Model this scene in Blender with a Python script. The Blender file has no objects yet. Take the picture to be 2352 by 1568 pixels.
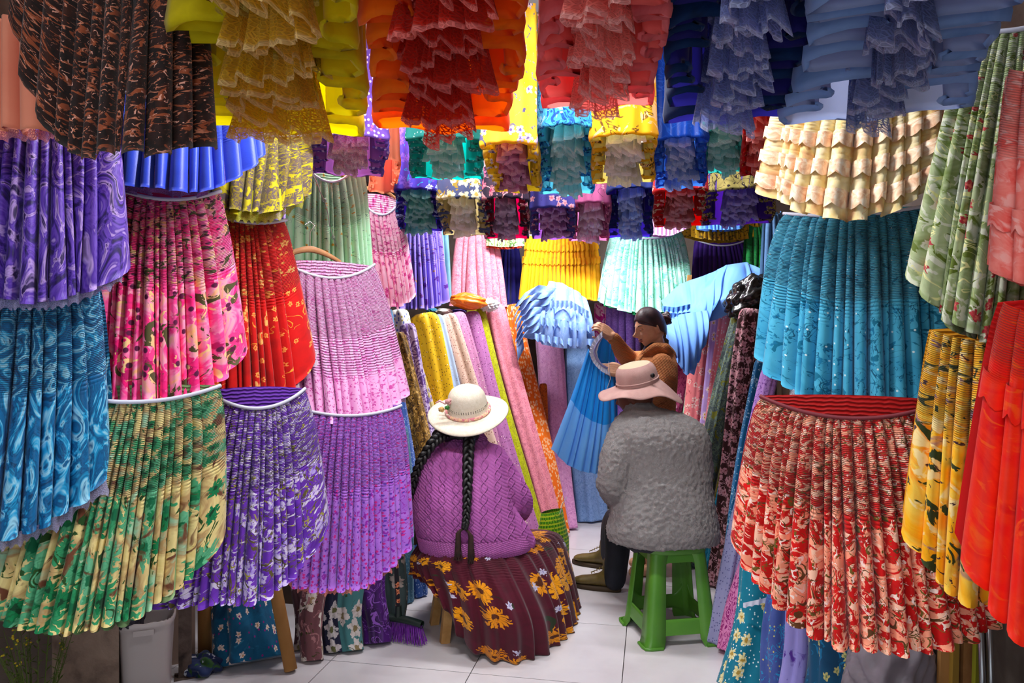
import bpy, math, random
import numpy as np
from mathutils import Vector

# ------------------------------------------------------------------ camera, light, exposure
sc = bpy.context.scene
COL = sc.collection
F = 1650.0                       # focal length in pixels of the 2352 wide frame
HC = 1.40                        # eye height
YAW = math.radians(11.08)        # the aisle runs 11 degrees to the right of the view axis
RT = np.array([math.cos(YAW), math.sin(YAW), 0.0])
FW = np.array([-math.sin(YAW), math.cos(YAW), 0.0])
UP = np.array([0.0, 0.0, 1.0])
cam_d = bpy.data.cameras.new('camera'); cam = bpy.data.objects.new('camera', cam_d); COL.objects.link(cam)
cam.location = (0, 0, HC); cam.rotation_euler = (math.pi/2, 0, YAW)
cam_d.sensor_width = 36.0; cam_d.lens = 36.0*F/2352.0; cam_d.clip_start = 0.05
sc.camera = cam
sc.view_settings.view_transform = 'Standard'; sc.view_settings.look = 'None'
sc.view_settings.exposure = 0.05; sc.view_settings.gamma = 1.0
sc.view_settings.use_curve_mapping = False
w = bpy.data.worlds.new('world'); sc.world = w; w.use_nodes = True
w.node_tree.nodes['Background'].inputs[0].default_value = (0.86, 0.93, 1.0, 1)   # daylight entering the open stall front
w.node_tree.nodes['Background'].inputs[1].default_value = 0.95
LAMPS = [  # strip lights: x, y, z, length, watts
    (-0.52, 2.12, 2.66, 1.3, 40), (-1.22, 3.40, 2.70, 0.9, 28), (-0.08, 3.40, 2.70, 0.8, 19), (-0.5, 4.5, 2.70, 1.3, 70),  # the last one here is added to light the standing woman and the back
    (-0.35, -0.75, 2.62, 1.5, 40)]  # unseen lamp behind the camera, added to light the front skirts and lace
FLOOR_Z = 0.0; CEIL_Z = 2.78
XL, XR, YB, YF = -2.42, 1.26, 6.05, -1.6

def P(px, py, d):
    """world point seen at pixel (px,py) of the 2352x1568 photograph, d metres along the view axis"""
    return np.array([0, 0, HC]) + FW*d + RT*((px-1176.0)/F*d) + UP*((784.0-py)/F*d)
def floor_d(py): return HC*F/(py-784.0)

# ------------------------------------------------------------------ objects and tags
def mesh_from(name, V, faces4=None, uv=None, vn=None, smooth=True, faces=None):
    V = np.asarray(V, dtype=np.float32).reshape(-1, 3)
    me = bpy.data.meshes.new(name)
    if faces is not None:
        me.from_pydata([tuple(v) for v in V.tolist()], [], faces)
        me.update()
    else:
        f = np.asarray(faces4, dtype=np.int32)
        me.vertices.add(len(V)); me.vertices.foreach_set('co', V.ravel())
        me.loops.add(f.size); me.loops.foreach_set('vertex_index', f.ravel())
        me.polygons.add(len(f)); me.polygons.foreach_set('loop_start', np.arange(0, f.size, 4, dtype=np.int32))
        me.update(calc_edges=True)
        for nm, a in (('UVMap', uv), ('vn', vn)):
            if a is not None:
                l = me.uv_layers.new(name=nm); a = np.asarray(a, dtype=np.float32).reshape(-1, 2)
                l.data.foreach_set('uv', a[f.ravel()].ravel())
    me.polygons.foreach_set('use_smooth', np.full(len(me.polygons), bool(smooth)))
    me.validate()
    return me
def gfaces(nv, nu, closed=False, off=0):
    i = np.arange(nv-1)[:, None]; j = np.arange(nu if closed else nu-1)[None, :]
    a = i*nu + j; b = i*nu + (j+1) % nu
    return (np.stack([a, b, b+nu, a+nu], -1).reshape(-1, 4) + off)
class MB:
    """collects vertex grids and boxes into one mesh"""
    def __init__(s): s.V, s.Fc, s.U, s.N, s.n = [], [], [], [], 0
    def add(s, V, f, uv=None, vn=None):
        V = np.asarray(V, float).reshape(-1, 3); f = np.asarray(f)
        s.V.append(V); s.Fc.append(f + s.n)
        s.U.append(np.zeros((len(V), 2)) if uv is None else np.asarray(uv, float).reshape(-1, 2))
        s.N.append(np.zeros((len(V), 2)) if vn is None else np.asarray(vn, float).reshape(-1, 2))
        s.n += len(V); return s
    def grid(s, G, closed=False, uv=None, vn=None, flip=False):
        nv, nu = G.shape[:2]; f = gfaces(nv, nu, closed)
        if flip: f = f[:, ::-1]
        return s.add(G, f, uv, vn)
    def box(s, c, size, ax=None, taper=1.0):
        ax = np.eye(3) if ax is None else ax
        pts = []
        for sz in (-1, 1):
            t = taper if sz > 0 else 1.0
            for sx, sy in ((-1, -1), (1, -1), (1, 1), (-1, 1)):
                pts.append(np.asarray(c) + ax[0]*sx*size[0]/2*t + ax[1]*sy*size[1]/2*t + ax[2]*sz*size[2]/2)
        return s.add(pts, [(3, 2, 1, 0), (4, 5, 6, 7), (0, 1, 5, 4), (1, 2, 6, 5), (2, 3, 7, 6), (3, 0, 4, 7)])
    def tube(s, pts, r, n=10, caps=True, flat=1.0):
        """round tube through pts with radius r (scalar or list)"""
        pts = np.asarray(pts, float); m = len(pts); r = np.full(m, r) if np.isscalar(r) else np.asarray(r, float)
        T = np.gradient(pts, axis=0); T /= np.linalg.norm(T, axis=1)[:, None]+1e-9
        ref = UP if abs(T[0][2]) < .9 else np.array([1., 0, 0])
        G = np.zeros((m, n, 3)); a = np.cross(T[0], ref); a /= np.linalg.norm(a)
        th = np.linspace(0, 2*np.pi, n, endpoint=False)
        L = np.concatenate([[0], np.cumsum(np.linalg.norm(np.diff(pts, axis=0), axis=1))])
        uv = np.zeros((m, n, 2))
        for i in range(m):
            a = a - T[i]*a.dot(T[i]); a /= np.linalg.norm(a)+1e-9; b = np.cross(T[i], a)
            G[i] = pts[i] + r[i]*(np.cos(th)[:, None]*a + flat*np.sin(th)[:, None]*b)
            uv[i, :, 0] = th*r[i]; uv[i, :, 1] = L[i]
        s.grid(G, True, uv, uv*.3, flip=True)
        if caps:
            for k, fl in ((0, False), (m-1, True)):
                ring = G[k]; c = np.repeat(ring.mean(0)[None], n, 0)
                s.grid(np.stack([c, ring]), True, np.zeros((2, n, 2)), flip=not fl)
        return s
    def build(s, name, mat, parent=None, smooth=True, kind=None):
        V = np.concatenate(s.V)
        o0 = np.zeros(3) if parent is None else np.array(parent.location)
        if parent is None: o0 = np.array([*(V.min(0)[:2]+V.max(0)[:2])/2, V[:, 2].min()])
        me = mesh_from(name, V-o0, np.concatenate(s.Fc), np.concatenate(s.U), np.concatenate(s.N), smooth)
        if mat is not None: me.materials.append(mat)
        o = bpy.data.objects.new(name, me); COL.objects.link(o)
        if parent is None: o.location = o0
        else: o.parent = parent
        if kind: o['kind'] = kind
        return o
def tag(o, label, cat, group=None, kind=None):
    o['label'] = label; o['category'] = cat
    if group: o['group'] = group
    if kind: o['kind'] = kind
    return o
def thing(name, label, cat, loc, group=None):
    o = bpy.data.objects.new(name, None); COL.objects.link(o); o.location = tuple(loc); o.empty_display_size = .05
    return tag(o, label, cat, group)
def sub(o, parent):
    """make an already built mesh a sub-part of parent (same origin)"""
    o.parent = parent; o.location = (0, 0, 0); return o

# ------------------------------------------------------------------ materials
def lin(h):
    if not isinstance(h, str): return tuple(h)+((1,) if len(h) == 3 else ())
    h = h.lstrip('#'); c = [int(h[i:i+2], 16)/255 for i in (0, 2, 4)]
    return tuple(x/12.92 if x <= .04045 else ((x+.055)/1.055)**2.4 for x in c)+(1,)
class NT:
    def __init__(s, m): s.t = m.node_tree; s.t.nodes.clear(); s.m = m
    def n(s, typ, ins={}, **kw):
        nd = s.t.nodes.new(typ)
        for k, v in kw.items(): setattr(nd, k, v)
        for k, v in ins.items():
            if isinstance(v, bpy.types.NodeSocket): s.t.links.new(v, nd.inputs[k])
            elif v is not None: nd.inputs[k].default_value = v
        return nd
    def math(s, op, a, b=None, c=None, clamp=False):
        ins = {0: a}
        if b is not None: ins[1] = b
        if c is not None: ins[2] = c
        return s.n('ShaderNodeMath', ins, operation=op, use_clamp=clamp).outputs[0]
    def mix(s, f, a, b, blend='MIX'):
        nd = s.n('ShaderNodeMix', {0: f}, data_type='RGBA', blend_type=blend)
        for i, v in ((6, a), (7, b)):
            if isinstance(v, bpy.types.NodeSocket): s.t.links.new(v, nd.inputs[i])
            else: nd.inputs[i].default_value = v
        return nd.outputs[2]
    def step(s, x, lo, hi): return s.n('ShaderNodeMapRange', {0: x, 1: lo, 2: hi, 3: 0.0, 4: 1.0}).outputs[0]
    def map(s, v, sx, sy, rot=0.0, loc=(0, 0, 0)):
        return s.n('ShaderNodeMapping', {0: v, 1: loc, 2: (0, 0, rot), 3: (sx, sy, 1)}).outputs[0]
    def noise(s, v, scale, detail=3, dist=0.0, rough=.55):
        return s.n('ShaderNodeTexNoise', {'Vector': v, 'Scale': scale, 'Detail': detail, 'Distortion': dist, 'Roughness': rough}, noise_dimensions='2D' if s.d2 else '3D').outputs[0]
    d2 = True
    def ramp(s, f, cols, const=False):
        nd = s.n('ShaderNodeValToRGB', {0: f}); r = nd.color_ramp; r.interpolation = 'CONSTANT' if const else 'LINEAR'
        cols = [c if isinstance(c, tuple) else ((i/max(1, len(cols)-1) if not const else i/len(cols)), c) for i, c in enumerate(cols)]
        while len(r.elements) < len(cols): r.elements.new(1)
        for e, (p, c) in zip(r.elements, cols): e.position = p; e.color = (dye if s.d2 else lin)(c)
        return nd.outputs[0]
    def flower(s, v, scale, petals, size, prob, seed):
        """mask, centre mask and cell colour of scattered petalled flowers"""
        mv = s.map(v, 1, 1, loc=(seed*1.37, seed*2.11, 0))
        vo = s.n('ShaderNodeTexVoronoi', {'Vector': mv, 'Scale': scale, 'Randomness': .85}, voronoi_dimensions='2D')
        dv = s.n('ShaderNodeVectorMath', {0: mv, 1: vo.outputs['Position']}, operation='SUBTRACT').outputs[0]
        xyz = s.n('ShaderNodeSeparateXYZ', {0: dv})
        ang = s.math('ARCTAN2', xyz.outputs[1], xyz.outputs[0])
        cr = s.n('ShaderNodeSeparateColor', {0: vo.outputs['Color']})
        ph = s.math('MULTIPLY', cr.outputs[1], 6.28)
        pc = s.math('ABSOLUTE', s.math('COSINE', s.math('MULTIPLY_ADD', ang, petals/2.0, ph)))
        rad = s.math('MULTIPLY', s.math('MULTIPLY_ADD', pc, .45, .55), size)
        dist = vo.outputs['Distance']
        m = s.step(s.math('SUBTRACT', rad, dist), 0, .03)
        ctr = s.step(s.math('SUBTRACT', size*.3, dist), 0, .03)
        on = s.math('LESS_THAN', cr.outputs[0], prob)
        vein = s.math('MULTIPLY', pc, m)
        return s.math('MULTIPLY', m, on), s.math('MULTIPLY', ctr, on), cr.outputs[2], pc
def dye(h, k=1.16):
    """deepen a dye colour"""
    r, g, b, a = lin(h); L = .3*r+.59*g+.11*b
    return tuple(max(0.0, min(1.0, L+(x-L)*k)) for x in (r, g, b))+(1,)
MATS = {}
def cloth(name, cols, sc=12, det=4, dist=0.6, stretch=(1, 1), layers=(), lining=None, rough=.72, tuck=0.0, tuckp=.0125, tuckend=.46, edge=None,
          weave=.15, sheen=.15, trans=0.0, spec=.25, const=False, obj=False, lace=0.0, metal=0.0, low=.3, high=.7):
    """procedural printed cloth; coordinates are metres along the cloth (UVMap)"""
    if name in MATS: return MATS[name]
    m = bpy.data.materials.new(name); m.use_nodes = True; T = NT(m); T.d2 = not obj
    v0 = T.n('ShaderNodeTexCoord').outputs['Object'] if obj else T.n('ShaderNodeUVMap', uv_map='UVMap').outputs[0]
    v = T.map(v0, *stretch)
    if len(cols) > 1:
        c = T.ramp(T.step(T.noise(v, sc, det, dist), low, high), cols, const)
    else: c = dye(cols[0])
    for i, L in enumerate(layers):
        k = L[0]; seed = i*3.7+1
        if k == 'blot':       # scale, threshold, colour [, stretch, soft]
            vv = T.map(v0, *(L[4] if len(L) > 4 else (1, 1)), loc=(seed, seed*2, 0))
            soft = L[5] if len(L) > 5 else .02
            f = T.step(T.noise(vv, L[1], 4, .8), L[2], L[2]+soft)
            c = T.mix(f, c, dye(L[3]))
        elif k == 'dots':     # scale, radius, colour, prob
            vo = T.n('ShaderNodeTexVoronoi', {'Vector': T.map(v0, 1, 1, loc=(seed, seed, 0)), 'Scale': L[1], 'Randomness': .9}, voronoi_dimensions='2D' if not obj else '3D')
            f = T.step(vo.outputs['Distance'], L[2], L[2]*.75)
            if len(L) > 4:
                f = T.math('MULTIPLY', f, T.math('LESS_THAN', T.n('ShaderNodeSeparateColor', {0: vo.outputs['Color']}).outputs[0], L[4]))
            c = T.mix(f, c, dye(L[3]))
        elif k == 'flower':   # scale, petals, size, prob, petal colour, centre colour, [second petal colour]
            f, ct, rnd, pc = T.flower(T.n('ShaderNodeVectorMath', {0: v0, 1: T.map(T.n('ShaderNodeTexNoise', {'Vector': v0, 'Scale': L[1]*4.5, 'Detail': 2}).outputs[1], .42/L[1], .42/L[1])}, operation='ADD').outputs[0], L[1], L[2], L[3], L[4], seed)
            pcol = dye(L[5])
            if len(L) > 7: pcol = T.mix(T.math('MULTIPLY', rnd, 1.0), dye(L[5]), dye(L[7]))
            pcol = T.mix(T.math('MULTIPLY', T.math('SUBTRACT', 1.0, pc), .45), pcol, dye(L[6]))
            c = T.mix(f, c, pcol); c = T.mix(ct, c, dye(L[6]))
        elif k == 'vine':     # scale, width, colour, threshold mask
            nz = T.noise(T.map(v0, 1, 1, loc=(seed*3, seed, 0)), L[1], 2, 1.2)
            f = T.step(T.math('ABSOLUTE', T.math('SUBTRACT', nz, .5)), L[2], L[2]*.6)
            if len(L) > 4: f = T.math('MULTIPLY', f, T.step(T.noise(v0, L[1]*.6, 1), L[4], L[4]+.02))
            c = T.mix(f, c, dye(L[3]))
        elif k == 'stripe':   # period along u, duty, colour
            ux = T.n('ShaderNodeSeparateXYZ', {0: v0}).outputs[L[4] if len(L) > 4 else 0]
            f = T.math('LESS_THAN', T.math('FRACT', T.math('DIVIDE', ux, L[1])), L[2])
            c = T.mix(f, c, dye(L[3]))
    if edge is not None:     # paler worked border along the lower edge of lace
        c = T.mix(T.step(T.n('ShaderNodeSeparateXYZ', {0: v0}).outputs[1], edge[0], edge[0]+.004), c, dye(edge[1]))
    if lining is not None:
        c = T.mix(T.n('ShaderNodeNewGeometry').outputs['Backfacing'], c, dye(lining))
    bs = T.n('ShaderNodeBsdfPrincipled', {'Base Color': c, 'Roughness': rough, 'Sheen Weight': sheen, 'Specular IOR Level': spec, 'Metallic': metal})
    h = None
    if weave: h = T.math('MULTIPLY', T.noise(v0, 260, 2), weave*.0016)
    if lace:
        vo = T.n('ShaderNodeTexVoronoi', {'Vector': v0, 'Scale': 150}, voronoi_dimensions='2D', feature='DISTANCE_TO_EDGE')
        net = T.step(vo.outputs[0], .09, .22)
        h = T.math('MULTIPLY', net, -.0016*lace)
    if tuck:
        n2 = T.n('ShaderNodeSeparateXYZ', {0: T.n('ShaderNodeUVMap', uv_map='vn').outputs[0]})
        wob = T.math('MULTIPLY_ADD', T.noise(v0, 14, 1), 5.0, T.math('MULTIPLY', n2.outputs[1], 2*math.pi/tuckp))
        t = T.math('MULTIPLY', T.math('ABSOLUTE', T.math('SINE', T.math('MULTIPLY', wob, .5))), T.step(T.math('MULTIPLY_ADD', T.noise(v0, 9, 1), .16, n2.outputs[0]), tuckend+.13, tuckend+.03))
        t = T.math('MULTIPLY', t, tuck*.0045)
        h = t if h is None else T.math('ADD', h, t)
    if h is not None:
        b = T.n('ShaderNodeBump', {'Height': h, 'Strength': 1.0, 'Distance': 1.0}); T.t.links.new(b.outputs[0], bs.inputs['Normal'])
    out = bs.outputs[0]
    if trans:
        tr = T.n('ShaderNodeBsdfTranslucent', {'Color': c}); out = T.n('ShaderNodeMixShader', {0: trans, 1: out, 2: tr.outputs[0]}).outputs[0]
    if lace > 1.0:      # open net: real holes
        tp = T.n('ShaderNodeBsdfTransparent'); out = T.n('ShaderNodeMixShader', {0: T.math('MULTIPLY', net, .38), 1: out, 2: tp.outputs[0]}).outputs[0]
    T.n('ShaderNodeOutputMaterial', {0: out})
    MATS[name] = m
    return m
def plain(name, col, rough=.6, metal=0.0, spec=.4, bump=0.0, bscale=40, cols=None, sc=8, emit=None, es=0.0, coat=0.0, alpha=1.0, trans=0.0):
    """plain procedural material in object space"""
    if name in MATS: return MATS[name]
    m = bpy.data.materials.new(name); m.use_nodes = True; T = NT(m); T.d2 = False
    v = T.n('ShaderNodeTexCoord').outputs['Object']
    c = T.ramp(T.step(T.noise(v, sc, 5, .4), .3, .7), cols) if cols else lin(col)
    bs = T.n('ShaderNodeBsdfPrincipled', {'Base Color': c, 'Roughness': rough, 'Metallic': metal, 'Specular IOR Level': spec, 'Coat Weight': coat, 'Alpha': alpha, 'Transmission Weight': trans})
    if emit: bs.inputs['Emission Color'].default_value = lin(emit); bs.inputs['Emission Strength'].default_value = es
    if bump:
        b = T.n('ShaderNodeBump', {'Height': T.noise(v, bscale, 4), 'Strength': 1.0, 'Distance': bump}); T.t.links.new(b.outputs[0], bs.inputs['Normal'])
    T.n('ShaderNodeOutputMaterial', {0: bs.outputs[0]})
    MATS[name] = m
    return m

# ------------------------------------------------------------------ the room
def slab(name, lo, hi, mat):
    lo, hi = np.array(lo, float), np.array(hi, float)
    o = MB().box((lo+hi)/2, hi-lo).build(name, mat, smooth=False); o['kind'] = 'structure'; return o
wallm = plain('wall_paint', '#6a5c54', .9, bump=.003, bscale=25, cols=['#54463e', '#74665c', '#5e5048'], sc=3)
slab('wall_left', (XL-.1, YF, 0), (XL, YB+.1, CEIL_Z), wallm)
slab('wall_right', (XR, YF, 0), (XR+.1, YB+.1, CEIL_Z), wallm)
slab('wall_back', (XL, YB, 0), (XR, YB+.1, CEIL_Z), wallm)
slab('ceiling', (XL-.1, YF, CEIL_Z), (XR+.1, YB+.1, CEIL_Z+.1), plain('ceiling_paint', '#d8d6d2', .8))
# floor: dark mortar bed with every tile a part of its own
fl = slab('floor', (XL-.1, YF, -.06), (XR+.1, YB+.1, -.004), plain('grout', '#4b4545', .9))
TS = .63
tile_m = plain('floor_tile_glaze', '#cfc9cb', .28, spec=.5, cols=['#c6bfc2', '#cfc9cc', '#d6d1d3'], sc=4)
tme = None
for i in range(-2, 6):
    for j in range(-3, 11):
        x0 = -1.384 + (i-1)*TS; y0 = 2.94 + (j-5)*TS
        if x0+TS < XL or x0 > XR or y0 > YB or y0 < YF-.3: continue
        a0, a1, b0, b1 = max(x0, XL)+.002, min(x0+TS, XR)-.002, max(y0, YF)+.002, min(y0+TS, YB)-.002
        full = (a1-a0 > TS-.01) and (b1-b0 > TS-.01)
        if full and tme is None:
            o = MB().box((TS/2, TS/2, -.002), (TS-.004, TS-.004, .008)).build('tile', tile_m, smooth=False); tme = o.data
            bpy.data.objects.remove(o)
            tme.transform(__import__('mathutils').Matrix.Identity(4))
        if full:
            o = bpy.data.objects.new('tile', tme); COL.objects.link(o); o.location = (x0+TS/2, y0+TS/2, -.006)
        else:
            o = MB().box(((a0+a1)/2, (b0+b1)/2, -.002), (a1-a0, b1-b0, .008)).build('tile', tile_m, smooth=False)
        o.parent = fl; o.matrix_parent_inverse = __import__('mathutils').Matrix.Translation(-Vector(fl.location))
# ceiling strip lights
tube_m = plain('lit_tube', '#ffffff', emit='#f3f6ff', es=9.0)
fix_m = plain('lamp_housing', '#e6e6e4', .5)
LN = ['over the yellow floral skirt', 'over the teal ruffled skirt', 'over the sky blue lace skirt', 'near the back wall, added to light the standing woman', 'above the stall entrance, unseen and added to light the front skirts']
for k, (x, y, z, ln, wt) in enumerate(LAMPS):
    t = thing('strip_light', 'white fluorescent strip light hanging '+LN[k], 'light', (x, y, z), 'ceiling strip lights')
    MB().box((x, y, z+.05), (ln+.06, .07, .04)).build('housing', fix_m, t, smooth=False)
    MB().tube([(x-ln/2, y, z), (x-ln*.25, y, z), (x+ln*.25, y, z), (x+ln/2, y, z)], .016, 10).build('tube', tube_m, t)
    for sx in (-.35, .35):
        MB().tube([(x+sx*ln, y, z+.07), (x+sx*ln, y, z+.15), (x+sx*ln, y, CEIL_Z)], .004, 6).build('hanging_rod', fix_m, t)
    ld = bpy.data.lights.new('strip_glow', 'AREA'); ld.shape = 'RECTANGLE'; ld.size = ln; ld.size_y = .06; ld.energy = wt; ld.color = (.97, .98, 1.0)
    lo = bpy.data.objects.new('strip_glow', ld); COL.objects.link(lo); lo.location = (0, 0, -.025); lo.parent = t
# ------------------------------------------------------------------ cloth builders
def lerp(a, b, t): return a+(b-a)*t
def cubic_periodic(xs, ys, x):
    """smooth periodic interpolation of rows ys at angles xs (degrees)"""
    xs = np.asarray(xs, float); ys = np.asarray(ys, float); n = len(xs)
    X = np.concatenate([xs-360, xs, xs+360]); Y = np.concatenate([ys, ys, ys])
    out = []
    for q in np.atleast_1d(x):
        k = np.searchsorted(X, q, 'right')-1; t = (q-X[k])/(X[k+1]-X[k]); p0, p1, p2, p3 = Y[k-1], Y[k], Y[k+1], Y[k+2]
        out.append(.5*((2*p1)+(-p0+p2)*t+(2*p0-5*p1+4*p2-p3)*t*t+(-p0+3*p1-3*p2+p3)*t**3))
    return np.array(out)
def frame(yaw):
    y = math.radians(yaw); return RT*math.cos(y)+FW*math.sin(y), -FW*math.cos(y)+RT*math.sin(y)

def pleat_bounds(n, rng, wide=(0, 0)):
    wd = rng.uniform(.65, 1.35, n)
    if wide[0]: wd[0] *= wide[0]
    if wide[1]: wd[-1] *= wide[1]
    b = np.concatenate([[0], np.cumsum(wd)]); return b/b[-1]*2-1

class SkirtGeo:
    """front of a gathered skirt hung on a rail: rounded tube pleats that widen to a curved hem"""
    def __init__(s, top, bot, wt, wb, d, yaw=0, n=24, seed=0, dip=.03, hl=.1, hr=.1, bt=.05, bb=.14, p=.7, wide=(0, 0), depth=1.5, db=None, tuckz=.46, tuckx=2.2, sway=1.0, crook=0.0, edge=.0):
        s.rng = np.random.default_rng(seed); s.X, s.N = frame(yaw); s.d = d; cy = math.cos(math.radians(yaw))
        db = d if db is None else db
        s.top = P(top[0], top[1], d); s.bot = P(bot[0], bot[1], db); s.L = s.top[2]-s.bot[2]
        s.wt = wt*d/F/cy/2*.95; s.wb = wb*db/F/cy/2*.93
        s.n, s.dip, s.hl, s.hr, s.bt, s.bb, s.p, s.depth = n, dip, hl, hr, bt, bb, p, depth
        s.b = pleat_bounds(n, s.rng, wide); s.tuckz, s.tuckx = tuckz, tuckx
        s.jit = s.rng.normal(0, .22, n+1)*sway*2/n; s.jit[0] = s.jit[-1] = 0
        s.plen = s.rng.normal(0, .008, n); s.poff = s.rng.uniform(-.35, .25, n); s.prand = s.rng.uniform(0, 30, n)
        s.amp = s.rng.uniform(.75, 1.15, n); s.wide = wide; s.edge = edge
        if wide[0]: s.amp[0] = .25
        if wide[1]: s.amp[-1] = .25
    def base(s, u, v, inset=0.0):
        """u,v arrays -> world points of the smooth surface and the outward direction"""
        vv = np.clip(v, 0, 1.2)
        wv = s.wt + (s.wb-s.wt)*vv**s.p
        hem = 1 - s.hl*np.clip(-u, 0, 1)**2 - s.hr*np.clip(u, 0, 1)**2
        z = -s.dip*(1-u*u)*np.clip(1-v*1.3, 0, 1) - s.edge*np.abs(u)**3*np.clip(1-v*4, 0, 1) - v*s.L*hem
        B = lerp(s.bt, s.bb, vv)
        y = B*np.sqrt(np.clip(1-.93*u*u, 0, 1)) - inset
        mid = s.top[None]*(1-v.ravel()[:, None]) + s.bot[None]*v.ravel()[:, None]
        mid[:, 2] = s.top[2]
        ph = u*math.radians(58)
        nx, ny = np.sin(ph), np.cos(ph)
        pos = mid + (u*wv-nx*inset).ravel()[:, None]*s.X + y.ravel()[:, None]*s.N + z.ravel()[:, None]*UP
        nrm = nx.ravel()[:, None]*s.X + ny.ravel()[:, None]*s.N
        return pos, nrm, wv
    def front(s, mb, nv=26, k=6, v0=0.0, v1=1.0, grow=0.0, hemfold=True, extra=0.0, scallop=0.0):
        vs = np.linspace(v0, v1, nv)
        if hemfold: vs = np.concatenate([vs, [v1, v1-.018]])
        tau = np.linspace(0, 1, k+1); sx = (1-np.cos(np.pi*tau))/2*.75+tau*.25; hh = np.sin(np.pi*tau)
        hl = math.pi
        uacc = 0.0
        # fabric length along v, faster in the tucked band
        dvf = np.where(np.abs(vs) < s.tuckz, s.tuckx, 1.0)*s.L
        vf = np.concatenate([[0], np.cumsum(np.abs(np.diff(vs))*dvf[1:])]) + v0*s.L
        for i in range(s.n):
            tv = np.clip(vs, 0, 1)**1.4
            a = s.b[i]+s.jit[i]*tv; c = s.b[i+1]+s.jit[i+1]*tv
            U = a[:, None] + (c-a)[:, None]*sx[None]
            Vv = np.repeat(vs[:, None], k+1, 1)*(1+s.plen[i])
            if scallop: Vv = Vv + (vs[:, None] > v1-.02)*scallop*np.abs(np.sin(tau*np.pi*2))[None]
            pos, nrm, wv = s.base(U, Vv)
            pw = ((c-a)*.5*2)[:, None]*wv/2*2
            fade = np.clip(.35+Vv*2.2, 0, 1)
            am = s.amp[i]*s.depth*.62*np.abs(pw)*fade
            h = am*1.45*(hh[None]**.9-.4) + s.poff[i]*.35*np.abs(pw)*fade + grow
            if hemfold:
                h[-2] -= .0; h[-1] -= .007
            pos = pos + h.ravel()[:, None]*nrm
            fw = (c-a)*wv.mean(1)*1.7
            uf = uacc + fw.max()*tau[None] + np.zeros_like(U); uacc += fw.max() + .35*fw.max() + .013*s.prand[i] % .05
            vfa = np.repeat(vf[:, None], k+1, 1)
            mb.grid(pos.reshape(len(vs), k+1, 3), False, np.stack([uf, vfa], -1), np.stack([Vv, vfa], -1), flip=True)
        return mb
    def back(s, mb, v1=.985, off=.0):
        vs = np.linspace(-.0, v1, 12); us = np.linspace(-1, 1, 15)
        U, V = np.meshgrid(us, vs)
        pos, nrm, wv = s.base(U, V)
        # flatten behind
        B = lerp(s.bt, s.bb, np.clip(V, 0, 1))*np.sqrt(np.clip(1-.93*U*U, 0, 1))
        rise = (s.dip*(1-U*U)*np.clip(1-V*1.3, 0, 1))*1.15
        pos = pos - ((B+.035+.02*np.cos(U*20)*V).ravel()[:, None])*s.N + (rise+.0).ravel()[:, None]*UP
        mb.grid(pos.reshape(*U.shape, 3), False, np.stack([U*s.wb*1.6, V*s.L], -1), np.stack([V, V*s.L], -1))
        return mb
    def band(s, r=.006):
        us = np.linspace(-1, 1, 31); pos, n, w = s.base(us, np.zeros(31)-.004)
        return MB().tube(pos+n*.004, r, 8)
    def trim(s, w=.03, v=1.0, waves=5, out=-.004, drop=.6):
        """lace strip that hangs at hem parameter v"""
        nu = s.n*8; us = np.linspace(-1, 1, nu); hgt = np.linspace(0, 1, 4)
        G = np.zeros((4, nu, 3)); uv = np.zeros((4, nu, 2))
        ph = np.linspace(0, s.n*2*np.pi, nu)
        for i, t in enumerate(hgt):
            pos, n, wv = s.base(us, np.full(nu, v-.012))
            edge = w*t*(1-.35*np.abs(np.cos(ph*1.0))*(t > .9))
            G[i] = pos + n*(out+.010*np.sin(ph)[:, None]+.01*t*np.sin(ph*.37)[:, None]) - UP*edge[:, None]
            uv[i, :, 0] = us*s.wb*2; uv[i, :, 1] = w*t
        return MB().grid(G, False, uv, uv, flip=True)

def skirt(label, mat, top, bot, wt, wb, d, group=None, name='pleated_skirt', band='band_white', trim=None, lining=None, ruffles=(), cat='skirt', back=True, backv=.985, **kw):
    g = SkirtGeo(top, bot, wt, wb, d, **kw)
    t = thing(name, label, cat, g.top, group)
    mb = MB(); g.front(mb)
    body = mb.build('skirt_front', mat, t)
    if back: g.back(MB(), backv).build('skirt_back', mat, t)
    if band: g.band().build('waistband', MATS.get(band) or plain(band, {'band_white': '#cfd2e4', 'band_red': '#7a2a34'}.get(band, '#cfd2e4'), .6), t)
    if lining:
        mb = MB(); g2 = SkirtGeo(top, bot, wt, wb, d, **{**kw, 'n': max(8, int(g.n*.8)), 'seed': kw.get('seed', 0)+77, 'wide': (0, 0)}); g2.front(mb, nv=8, v0=.75, v1=1.025, grow=-.045)
        mb.build('lining', lining, t)
    if trim: g.trim(*trim[1:]).build('lace_trim', trim[0], t)
    for (rm, v, wdt) in ruffles:
        mb = MB()
        for k_ in range(2):
            gg = SkirtGeo(top, bot, wt, wb, d, **kw); gg.front(mb, nv=4, k=8, v0=v-.045+.03*k_, v1=v+.045*(1-k_), grow=.010-.004*k_, hemfold=False, scallop=.03)
        mb.build('ruffle', rm, t)
    return t, g

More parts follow.
